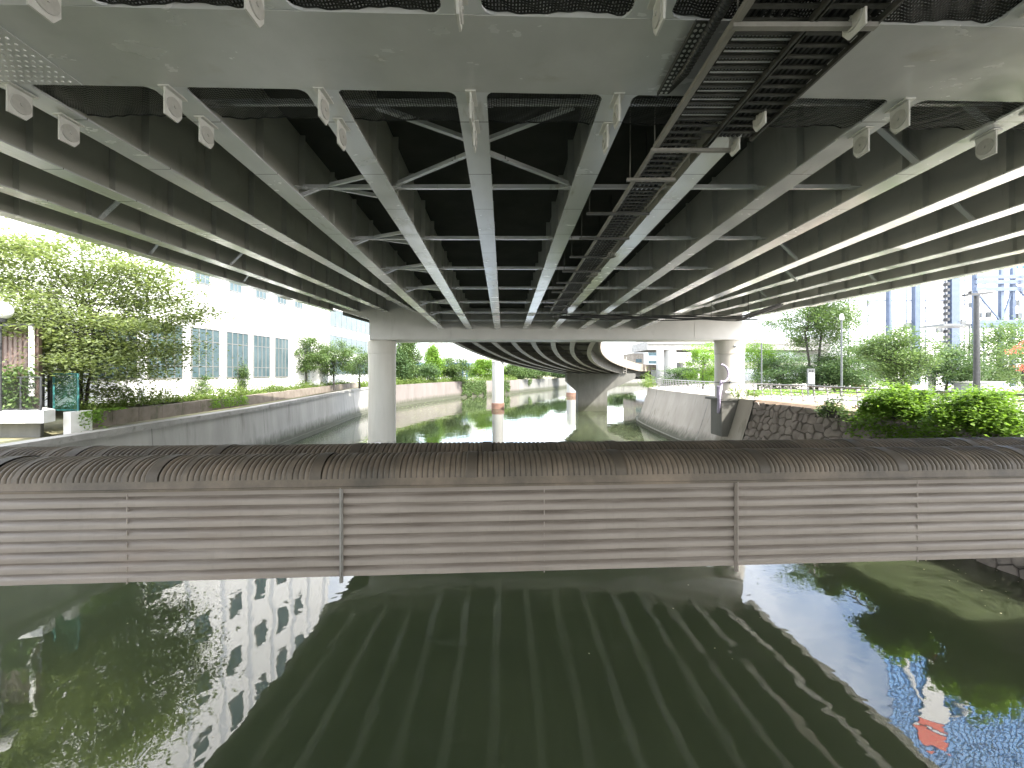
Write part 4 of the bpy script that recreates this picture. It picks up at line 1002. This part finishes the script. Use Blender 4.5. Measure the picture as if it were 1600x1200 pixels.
while x < xr - .18:
    m.add([(x, 17.2, 4.62), (x + .11, 17.2, 4.62), (x + .13, 17.235, 4.62), (x + .19, 17.235, 4.62), (x + .21, 17.2, 4.62)] + [(x, 17.2, 8.1), (x + .11, 17.2, 8.1), (x + .13, 17.235, 8.1), (x + .19, 17.235, 8.1), (x + .21, 17.2, 8.1)],
          [(i, i + 1, i + 6, i + 5) for i in range(4)]); x += .21
m.prism([(xr, 17.25, 4.62), (xr - .3, 17.65, 4.62), (-24.5, 20.4, 4.62), (-27, 20.4, 4.62), (-27, 17.25, 4.62)], (0, 0, 3.48)); m.build('wall', 'shed', sh, shb)
m = MB(); m.prism([(xr + .1, 17.0, 8.1), (xr - .2, 17.65, 8.1), (-24.4, 20.5, 8.1), (-27.2, 20.5, 8.1), (-27.2, 17.0, 8.1)], (0, 0, .1)); m.build('roof_edge', 'black_paint', sh, shb)
m = MB(); q = px(47, 0, 17).x; m.tube([(q, 17.05, 8.1), (q, 17.05, 6.0), (q + .12, 16.95, 5.8), (q + .12, 16.95, 5.2)], .09, 10); m.build('drainpipe', 'white_paint', sh, shb, True)
gl = px(0, 485, 16.4)
gt = thing('globe_lamp', 'large white globe lamp on a slim post at the left edge', 'lamp', (gl.x, gl.y, 4.62))
m = MB(); m.lathe(gl, [(.02, -.37)] + [(.37 * math.sin(a), -.37 * math.cos(a)) for a in [math.pi * k / 14 for k in range(1, 14)]] + [(.02, .37)], 28); m.build('globe', 'globe', gt, (gl.x, gl.y, 4.62), True)
m = MB(); m.tube([(gl.x, gl.y, 4.62), (gl.x, gl.y, gl.z - .35)], .05, 10); m.lathe((gl.x, gl.y, gl.z - .47), [(.16, 0), (.2, .14)], 16); m.build('post', 'black_paint', gt, (gl.x, gl.y, 4.62))
def panel_fence(name, label, x0, x1, y0, y1, d, post_mat, mesh_mat, step, posts, cell=.09):
    a, b = px(x0, y1, d), px(x1, y0, d); base = Vector(((a.x + b.x) / 2, d, a.z))
    t = thing(name, label, 'fence', base, 'fences at the left bank')
    m = MB()
    for x in (a.x, b.x): pass
    m.bar((a.x, d, b.z), (b.x, d, b.z), .04, .04); m.bar((a.x, d, a.z + .04), (b.x, d, a.z + .04), .04, .04); m.build('rail', post_mat, t, base)
    for k in range(posts):
        x = a.x + (b.x - a.x) * k / (posts - 1); m = MB(); m.tube([(x, d, a.z - .1), (x, d, b.z + .02)], .035, 8); m.build('post', post_mat, t, base)
    Q = []; tt = .008; W_, H_ = b.x - a.x, b.z - a.z
    n = int((W_ + H_) / cell)
    for k in range(n):
        o_ = k * cell
        for s_ in (1, -1):
            pA = (max(0, o_ - H_), min(o_, H_)); pB = (min(o_, W_), max(0, o_ - W_))
            if s_ < 0: pA = (W_ - pA[0], pA[1]); pB = (W_ - pB[0], pB[1])
            Q.append([(a.x + pA[0], d + .002 * s_, a.z + pA[1] - tt), (a.x + pB[0], d + .002 * s_, a.z + pB[1] - tt), (a.x + pB[0], d + .002 * s_, a.z + pB[1] + tt), (a.x + pA[0], d + .002 * s_, a.z + pA[1] + tt)])
    np_quads('mesh_infill', np.array(Q), mesh_mat, t, base)
panel_fence('mesh_fence', 'teal framed green mesh fence panel under the large tree', 84, 122, 584, 642, 18.1, 'teal', 'green_net', 0, 2, .07)
panel_fence('mesh_fence', 'thin black mesh fence in front of the brown shed', -30, 64, 589, 641, 16.75, 'black_paint', 'net', 0, 4, .12)
m = MB(); base = at(72, 18.6, 4.6); t = thing('gate_posts', 'pair of black gate uprights beside the teal fence panel', 'gate', base)
for x in (66, 78):
    p = px(x, 640, 18.6); m = MB(); m.box(p.x - .06, p.x + .06, 18.55, 18.65, 4.5, 6.1); m.build('post', 'black_paint', t, base)

# buildings, left
def facade_building(name, label, p0, p1, depth, z0, z1, rows, mat, group=None, pil=None, glass='glass'):
    """wall from p0 to p1 (x, y); rows = list of (zlo, zhi, [(s0, s1)...], panes); the back lies to the left"""
    a = Vector((p0[0], p0[1], 0)); b = Vector((p1[0], p1[1], 0)); e = (b - a).normalized(); n_ = Vector((e.y, -e.x, 0)); base = Vector((a.x, a.y, z0))
    t = thing(name, label, 'building', base, group); L_ = (b - a).length
    m = MB(); Z = Vector((0, 0, 1))
    m.prism([a + Z * z0, b + Z * z0, b + Z * z1, a + Z * z1], -n_ * depth); m.build('wall', mat, t, base)
    if pil:
        m = MB()
        for s_ in pil: m.prism([a + e * s_ + Z * z0, a + e * (s_ + .35) + Z * z0, a + e * (s_ + .35) + Z * (z1 - .5), a + e * s_ + Z * (z1 - .5)], n_ * .16)
        m.build('pilasters', 'grey_wall' if mat == 'white_wall' else mat, t, base)
    m = MB(); m.prism([a - n_ * depth * .5 + Z * z1 - e * .1, b - n_ * depth * .5 + Z * z1 + e * .1, b - n_ * depth * .5 + Z * (z1 + .6) + e * .1, a - n_ * depth * .5 + Z * (z1 + .6) - e * .1], n_ * (depth * .5 + .2)); m.build('roof_parapet', mat, t, base)
    for zlo, zhi, spans, panes in rows:
        for s0, s1 in spans:
            m = MB(); q = a + n_ * .02
            f_ = MB()
            fw = .07
            f_.prism([q + e * s0 + Z * zlo, q + e * s1 + Z * zlo, q + e * s1 + Z * (zlo + fw), q + e * s0 + Z * (zlo + fw)], n_ * .07)
            f_.prism([q + e * s0 + Z * (zhi - fw), q + e * s1 + Z * (zhi - fw), q + e * s1 + Z * zhi, q + e * s0 + Z * zhi], n_ * .07)
            for k in range(panes + 1):
                s_ = s0 + (s1 - s0 - fw) * k / panes; f_.prism([q + e * s_ + Z * (zlo + fw), q + e * (s_ + fw) + Z * (zlo + fw), q + e * (s_ + fw) + Z * (zhi - fw), q + e * s_ + Z * (zhi - fw)], n_ * .065)
            if zhi - zlo > 2.5:
                for zz in (zlo + .9, zhi - 1.1): f_.prism([q + e * s0 + Z * zz, q + e * s1 + Z * zz, q + e * s1 + Z * (zz + .06), q + e * s0 + Z * (zz + .06)], n_ * .05)
            w_ = f_.build('window', 'frame', t, base)
            m.prism([q + e * (s0 + .01) + Z * (zlo + .01), q + e * (s1 - .01) + Z * (zlo + .01), q + e * (s1 - .01) + Z * (zhi - .01), q + e * (s0 + .01) + Z * (zhi - .01)], n_ * .03); m.build('pane', glass, w_, base)
    return t
def on_fac(x, ax=-28.4, sl=.11):      # distance along y where image column x meets the factory facade
    r = (x - CX) / F; return -ax / (sl - r) if False else (ax) / (r - sl)
def ys_(x): return on_fac(x)
y_s = 23.0; p0 = (-28.4 + .11 * y_s, y_s); y_e = ys_(513); p1 = (-28.4 + .11 * y_e, y_e); kf = math.sqrt(1 + .11 ** 2)
def sp(xa, xb): return ((ys_(xa) - y_s) * kf, (ys_(xb) - y_s) * kf)
big = [sp(298, 342), sp(353, 387), sp(395, 421), sp(429, 450)]
d0 = big[1][0] - big[0][0]
pil = [s0 - .62 for s0, s1 in big] + [big[-1][1] + .3] + [big[0][0] - .62 - d0 * k for k in (1, 2)] + [big[-1][1] + .3 + 3.0, big[-1][1] + 6.3]
lowrows = [(5.75, 9.75, big + [(big[0][0] - d0, big[0][1] - d0), (big[0][0] - 2 * d0, big[0][1] - 2 * d0)], 4)]
upr = []
for zf in (13.3, 18.0, 22.7, 27.4):
    upr.append((zf, zf + 2.0, [(s0 + .3, s0 + 1.7) for s0, s1 in big] + [(big[-1][1] + 1.0, big[-1][1] + 2.4)], 3))
facade_building('factory_building', 'white factory with tall gridded windows behind the left bank', p0, p1, 14, 4.2, 32, lowrows + upr, 'white_wall', None, pil)
facade_building('office_building', 'pale building with ribbon windows just left of the left column', (-24.8, 55), (-24.0, 72), 10, 4.2, 17, [(12.6, 15.0, [(.6, 16)], 9), (9.2, 11.4, [(.6, 16)], 9), (6, 8, [(.6, 16)], 9)], 'white_wall')
facade_building('office_building', 'small beige building with brown windows seen beside the left column', (-27.6, 76), (-27.2, 92), 8, 4.2, 17, [(10.8, 12.2, [(1, 7), (9, 15)], 4), (7.8, 9.2, [(1, 7), (9, 15)], 4)], 'grey_wall')
ab = Vector((-33, 27, 4.2))
apt = thing('apartment_building', 'pale apartment block with a balcony at the far left edge', 'building', ab)
xr = px(30, 0, 27).x; m = MB(); m.box(-46, xr - 1.2, 27, 40, 4.2, 24); m.build('wall', 'grey_wall', apt, ab)
for z in (12.0, 15.2, 18.4):
    m = MB(); m.box(-46, xr, 25.8, 27, z, z + .25)
    bo = m.build('balcony', 'cap', apt, ab); m = MB()
    for k in range(40): m.box(xr - .05 - k * .3, xr - .02 - k * .3, 25.85, 25.88, z + .25, z + 1.3)
    m.box(xr - 12, xr, 25.84, 25.9, z + 1.3, z + 1.36); m.build('balcony_rail', 'post_grey', bo, ab)
# blue-roofed hall across the bend
hb_ = at(692, 132, 4.1)
hall = thing('sports_hall', 'white hall with deep blue roof fascia and roof trusses across the bend', 'building', hb_)
def hx(x): return (x - CX) * 132 / F
def hz(y): return EYE - (y - HY) * 132 / F
m = MB(); m.box(hx(650), hx(760), 132, 150, 4, hz(573)); m.build('wall', 'white_wall', hall, hb_)
m = MB(); m.box(hx(647), hx(735), 130.5, 151, hz(573), hz(567)); m.build('roof_fascia', 'blue_fascia', hall, hb_)
m = MB(); m.box(hx(655), hx(757), 134, 150, hz(567) + .01, hz(545)); m.build('upper_storey', 'white_wall', hall, hb_)
for x in (684, 722, 729): m = MB(); m.box(hx(x), hx(x + 2.5), 130.6, 131.1, 4, hz(573)); m.build('column', 'blue_fascia', hall, hb_)
for x0, x1 in ((735 - 2, 743), (700, 712)): m = MB(); m.box(hx(x0), hx(x1), 131.8, 132, hz(589), hz(578)); m.build('window', 'glass', hall, hb_)
m = MB()
for k in range(9):
    xa, xb = 668 + k * 7.5, 668 + (k + 1) * 7.5
    m.bar((hx(xa), 132.5, hz(545 - 14 + k * .8)), (hx(xb), 132.5, hz(545 - 14 + (k + 1) * .8)), .35, .35); m.bar((hx(xa), 132.5, hz(545)), (hx(xb), 132.5, hz(531 + (k + 1) * .8)), .25, .25); m.bar((hx(xb), 132.5, hz(545)), (hx(xb), 132.5, hz(531 + (k + 1) * .8)), .25, .25)
m.build('roof_truss', 'cap', hall, hb_)

# ------------------------------------------------------------------ right bank objects
RL = [(28.2, 66), (24.5, 62), (21, 57.5), (18.9, 53), (18.0, 46), (17.45, 38), (17.35, 32), (17.4, 28), (17.55, 21.5), (17.7, 17.5), (18.0, 14), (18.3, 8)]
def railing(name, label, line, step, top, nwire, group, lean=.12, mat='stainless'):
    base = Vector((line[0][0], line[0][1], RZ)); t = thing(name, label, 'railing', base, group)
    pts = []; acc = 0
    for a, b in zip(line, line[1:]):
        a, b = Vector((*a, 0)), Vector((*b, 0)); L_ = (b - a).length; s_ = acc
        while s_ < L_: pts.append(a.lerp(b, s_ / L_)); s_ += step
        acc = s_ - L_
    nn = normals2([(p.x, p.y) for p in pts])
    dirs = [Vector((n.x, n.y, 0)) for n in nn]
    post = None
    for p, n in zip(pts, dirs):
        m = MB(); tp = p + n * -lean + Vector((0, 0, RZ + top)); bt = p + Vector((0, 0, RZ - .05))
        m.bar(bt, bt.lerp(tp, .6), .03, .09, n); m.bar(bt.lerp(tp, .6), tp, .03, .07, n); m.build('post', mat, t, base)
    m = MB(); m.tube([p + n * -lean + Vector((0, 0, RZ + top + .03)) for p, n in zip(pts, dirs)], .045, 8); m.build('top_rail', mat, t, base, True)
    for k in range(nwire):
        f = (k + 1) / (nwire + 1); m = MB(); m.tube([p + n * -lean * f + Vector((0, 0, RZ + top * f + .03)) for p, n in zip(pts, dirs)], .02 if k < nwire - 1 else .03, 6); m.build('mid_rail', mat, t, base, True)
railing('railing', 'long stainless steel railing curving along the right promenade edge', RL, .95, 1.08, 4, None)
fb = at(1045, 60, RZ)
hf = thing('panel_fence', 'dark slatted fence at the foot of the white road columns', 'fence', fb)
m = MB()
for x in np.arange(1018, 1068, 1.6): 
    p = px(x, 590, 62); m.box(p.x - .04, p.x + .04, 62, 62.05, RZ, 6.6)
m.build('slats', 'post_grey', hf, fb)
m = MB(); a, b = px(1018, 0, 62), px(1068, 0, 62); m.bar((a.x, 61.97, 6.55), (b.x, 61.97, 6.55), .05, .06); m.bar((a.x, 61.97, 4.6), (b.x, 61.97, 4.6), .05, .06); m.build('rail', 'post_grey', hf, fb)
# info sign boards
def info_board(x, y0, y1, w_, d, lab):
    a = px(x, y1, d); tp = px(x, y0, d).z; hw = w_ * d / F / 2; base = Vector((a.x, d, RZ)); t = thing('notice_board', lab, 'sign', base, 'notice boards')
    m = MB(); m.box(a.x - hw, a.x + hw, d - .06, d + .06, a.z, tp); m.build('cabinet', 'post_grey', t, base)
    m = MB(); m.box(a.x - hw * .82, a.x + hw * .82, d - .075, d - .061, a.z + .12, tp - .35); m.build('panel', 'white_paint', t, base)
    for s_ in (-1, 1): m = MB(); m.box(a.x + s_ * hw * .8 - .05, a.x + s_ * hw * .8 + .05, d - .05, d + .05, RZ, a.z); m.build('leg', 'post_grey', t, base)
    m = MB(); m.box(a.x - hw * .7, a.x - hw * .2, d - .07, d - .061, tp - .28, tp - .1); m.box(a.x + hw * .05, a.x + hw * .6, d - .07, d - .061, tp - .28, tp - .1); m.build('header_marks', 'black_paint', t, base)
info_board(1267, 576, 601, 11, 33, 'white upright notice board behind the promenade railing')
info_board(1091.5, 578, 592, 3.4, 52, 'tiny white notice board left of the right column')
def pole(x, yt, d, r, lab, mat='post_grey', head=None):
    b_ = at(x, d, RZ); t = thing('lamp_post', lab, 'post', b_, 'posts on the right bank'); zt2 = px(x, yt, d).z
    m = MB(); m.lathe(b_, [(r * 1.3, 0), (r * 1.3, .3), (r, .32), (r * .8, zt2 - RZ)], 14); m.build('pole', mat, t, b_, True)
    if head == 'arm':
        m = MB(); m.bar((b_.x, d, zt2 - .1), (b_.x - .9, d, zt2 + .15), .1, .06); m.build('arm', mat, t, b_)
    if head == 'cap':
        m = MB(); m.lathe((b_.x, d, zt2), [(r * 1.5, 0), (r * 2.2, .12), (r * 1.6, .45), (.02, .5)], 12); m.build('lantern', 'white_paint', t, b_, True)
    return t, b_, zt2
pole(1190, 536, 36, .06, 'slim dark post just right of the right column', head='cap')
pole(1315, 500, 33, .075, 'thin grey lamp post behind the railing left of the fan tree', head='cap')
pole(1515, 505, 34, .06, 'thin grey pole with a side bracket left of the black camera post', head='arm')
t, b_, z2 = pole(1526, 462, 26, .17, 'thick black camera post with a cross platform', 'black_paint')
m = MB(); m.bar((b_.x - .75, 26, z2 + .03), (b_.x + .85, 26, z2 + .19), .4, .12); m.build('platform', 'black_paint', t, b_)
for dx, mt in ((-.5, 'black_paint'), (.35, 'white_paint')):
    m = MB(); m.bar((b_.x + dx - .16, 25.8, z2 + .22 + dx * .1), (b_.x + dx + .22, 26.1, z2 + .28 + dx * .1), .16, .18); m.tube([(b_.x + dx, 26, z2 + .02), (b_.x + dx, 26, z2 + .2)], .03, 8)
    m.build('camera', mt, t, b_)
cbs = at(1545, 28, RZ)
ca = thing('utility_cabinet', 'pale grey utility cabinet beside the black camera post', 'cabinet', cbs)
a, b = px(1519, 0, 28).x, px(1567, 0, 28).x
m = MB(); m.box(a, b, 28, 29.2, RZ, 5.5); m.build('body', 'cabinet', ca, cbs)
m = MB(); m.box(a - .06, b + .06, 27.92, 29.28, 5.5, 5.58); m.build('top_plate', 'white_paint', ca, cbs)
for k in range(2):
    x = a + (b - a) * (.04 + .48 * k); m = MB(); m.box(x, x + (b - a) * .44, 27.975, 28, RZ + .15, 5.42); dd = m.build('door', 'cabinet', ca, cbs); m = MB(); m.box(x + .3, x + .42, 27.94, 27.975, 4.95, 5.15); m.build('handle', 'black_paint', dd, cbs)
# marble-like white standing stone between the trees
wb_ = at(1456, 31, RZ); wp = thing('stone_pillar', 'white standing stone pillar between the fan tree and the layered tree', 'pillar', wb_)
m = MB(); m.lathe(wb_, [(.34, 0), (.34, .5), (.24, .55), (.22, 1.5), (.30, 1.6), (.27, 2.2), (.12, 2.5)], 9); m.build('shaft', 'white_paint', wp, wb_)
# red scooter parked by the hedge
scb = at(1341, 44, RZ); sct = thing('parked_scooter', 'small red scooter parked behind the railing', 'scooter', scb)
for s_ in (-.55, .55): m = MB(); m.disc(scb + Vector((s_, 0, .28)), (0, 1, 0), .28, .1, 18); m.build('wheel', 'rubber', sct, scb, True)
m = MB(); m.prism([scb + Vector(p) for p in ((-.75, -.15, .55), (-.2, -.15, .4), (.25, -.15, .35), (.6, -.15, .6), (.5, -.15, 1.05), (.35, -.15, 1.05), (.3, -.15, .55), (-.1, -.15, .75), (-.8, -.15, .8))], (0, .3, 0)); m.build('body', 'red', sct, scb)
m = MB(); m.box(scb.x - .75, scb.x - .05, scb.y - .14, scb.y + .14, RZ + .805, RZ + .9); m.build('seat', 'rubber', sct, scb)
m = MB(); m.tube([scb + Vector((.42, -.35, 1.15)), scb + Vector((.45, 0, 1.08)), scb + Vector((.42, .35, 1.15))], .03, 8); m.build('handlebar', 'black_paint', sct, scb)

# industrial building and steel frame on the right
ib = at(1420, 70, RZ)
ind = thing('industrial_building', 'huge white windowless industrial building with grey vertical pipes on the right', 'building', ib)
def ix(x, d=70): return (x - CX) * d / F
def iz(y, d=70): return EYE - (y - HY) * d / F
m = MB(); m.box(ix(1325), ix(1720), 70, 110, RZ, 24); m.build('wall', 'white_wall', ind, ib)
for x, w_ in ((1386, 4), (1428, 8), (1487, 13), (1344, 2), (1372, 2)):
    m = MB(); m.box(ix(x - w_ / 2), ix(x + w_ / 2), 69.3, 69.98, RZ, 24); m.build('riser', 'blue_steel' if w_ > 3 else 'grey_wall', ind, ib)
m = MB()
for k in range(16): m.box(ix(1473), ix(1476.5), 69.2, 69.9, 7 + k, 7.5 + k)
m.build('louvre_column', 'black_paint', ind, ib)
m = MB()
for k in range(26): x = ix(1325) + k * 3.3; m.box(x, x + .12, 69.93, 69.995, RZ, 24)
for z in (8.0, 11.5, 15, 18.5, 22): m.box(ix(1325), ix(1720), 69.94, 69.996, z, z + .12)
m.build('panel_joints', 'blue_steel', ind, ib)
for x, y, w_ in ((1354, 470, 5), (1412, 505, 10), (1462, 512, 8), (1500, 500, 7)):
    m = MB(); m.box(ix(x), ix(x + w_), 69.7, 69.93, iz(y + 7), iz(y)); m.build('vent_box', 'post_grey', ind, ib)
m = MB()
for x, y in ((1364, 493), (1406, 488), (1453, 480), (1512, 474)): m.box(ix(x - 8), ix(x + 8), 69.85, 69.99, iz(y + 1), iz(y))
m.build('vent_slots', 'post_grey', ind, ib)
fb2 = at(1560, 58, RZ)
sf = thing('steel_frame', 'blue grey open steel pipe rack in front of the white industrial building', 'steel structure', fb2)
def sx(x): return (x - CX) * 58 / F
def sz(y): return EYE - (y - HY) * 58 / F
for k, x in enumerate((1525, 1567, 1585, 1640, 1700)):
    m = MB(); m.box(sx(x) - .22, sx(x) + .22, 58, 58.4, RZ, 21); m.build('post', 'blue_steel', sf, fb2)
for y in (433, 441, 452, 503, 509):
    m = MB(); m.box(sx(1522), sx(1720), 57.7, 57.99, sz(y) - .26, sz(y) + .26); m.build('beam', 'blue_steel', sf, fb2)
m = MB(); m.box(sx(1480), sx(1720), 58.5, 62, sz(508), sz(505)); m.build('walkway', 'post_grey', sf, fb2)
for x in (1540, 1552, 1575, 1595, 1610):
    m = MB(); m.box(sx(x) - .15, sx(x) + .15, 59, 59.3, sz(505), sz(440)); m.build('pipe', 'grey_wall', sf, fb2)
for x0, x1, y0, y1 in ((1525, 1567, 452, 503), (1585, 1640, 441, 503), (1567, 1585, 503, 452)):
    m = MB(); m.bar((sx(x0), 58.2, sz(y0)), (sx(x1), 58.2, sz(y1)), .18, .18); m.build('cross_brace', 'blue_steel', sf, fb2)
for x, y in ((1535, 470), (1553, 486), (1596, 468), (1602, 488)):
    m = MB(); m.box(sx(x), sx(x + 7), 58.8, 59.8, sz(y + 8), sz(y)); m.build('equipment_box', 'post_grey', sf, fb2)
for x in (1545, 1580): m = MB(); m.bar((sx(x), 57.6, sz(505)), (sx(x + 12), 57.6, sz(528)), .2, .2); m.build('knee_brace', 'blue_steel', sf, fb2)
m = MB()
for k in range(22): m.box(sx(1588), sx(1594), 57.5, 57.6, sz(503) + k * .3, sz(503) + k * .3 + .05)
m.build('ladder', 'blue_steel', sf, fb2)
ob = at(1205, 150, RZ)
of_ = thing('office_building', 'distant white office block with rows of dot windows right of the column', 'building', ob)
m = MB(); m.box((1165 - CX) * 150 / F, (1240 - CX) * 150 / F, 150, 170, RZ, EYE + (HY - 498) * 150 / F); m.build('wall', 'white_wall', of_, ob)
for r_ in range(6):
    for c_ in range(9):
        x = (1168 + c_ * 7.6 - CX) * 150 / F; z = EYE + (HY - 505 - r_ * 7.5) * 150 / F
        m = MB(); m.box(x, x + .75, 149.9, 150, z - 1.0, z); m.build('window', 'glass', of_, ob)
m = MB(); m.box((1163 - CX) * 148 / F, (1181 - CX) * 148 / F, 147.9, 148, EYE + (HY - 514.5) * 148 / F, EYE + (HY - 511.5) * 148 / F); m.build('red_sign_strip', 'red', of_, ob)
# blue tower, seen only mirrored in the water
tb_ = at(1560, 86, RZ)
bt = thing('blue_tower', 'tall blue gridded tower that shows mirrored in the canal at right', 'building', tb_)
def wx(x): return (x - CX) * 86 / F
def wz(y): return (y - HY) * 86 / F - EYE        # height whose mirror image lies at row y
m = MB(); m.prism([(wx(1384), 86, RZ), (wx(1780), 86, RZ), (wx(1780) + 40, 112, RZ), (wx(1384) * 112 / 86 + 2, 112, RZ)], (0, 0, wz(1330) - RZ)); m.build('wall', 'blue_glass', bt, tb_)
m = MB()
for k in range(46): x = wx(1384) + k * 1.2; m.box(x, x + .12, 85.9, 86, RZ, wz(1330))
for k in range(58): z = RZ + 3 + k * 1.6; m.box(wx(1384), wx(1780), 85.88, 86, z, z + .1)
m.build('mullions', 'dark_blue', bt, tb_)
bnb = Vector((wx(1455), 85.6, wz(1020)))
bn = thing('tall_banner', 'white figure like banner with red bands, mirrored on the blue tower', 'banner', bnb)
def bp(pts, y=85.6): return [(wx(x), y, wz(yy)) for x, yy in pts]
m = MB(); m.prism(bp([(1448, 1035), (1470, 1040), (1478, 1060), (1476, 1140), (1432, 1130), (1442, 1080)]), (0, .2, 0)); m.build('body', 'white_paint', bn, bnb)
for pts in ([(1450, 1012), (1461, 1012), (1461, 1022), (1450, 1022)], [(1450, 1027), (1462, 1027), (1467, 1050), (1458, 1052)], [(1432, 1131), (1480, 1148), (1474, 1172), (1450, 1165)]):
    m = MB(); m.prism(bp(pts, 85.5), (0, .2, 0)); m.build('band', 'red', bn, bnb)
for pts in ([(1390, 1012), (1410, 1030), (1425, 1070), (1440, 1095)], [(1520, 1068), (1495, 1080), (1500, 1095), (1478, 1112)]):
    m = MB(); m.tube([(wx(x), 85.6, wz(y)) for x, y in pts], .45, 8); m.build('arm', 'white_paint', bn, bnb, True)
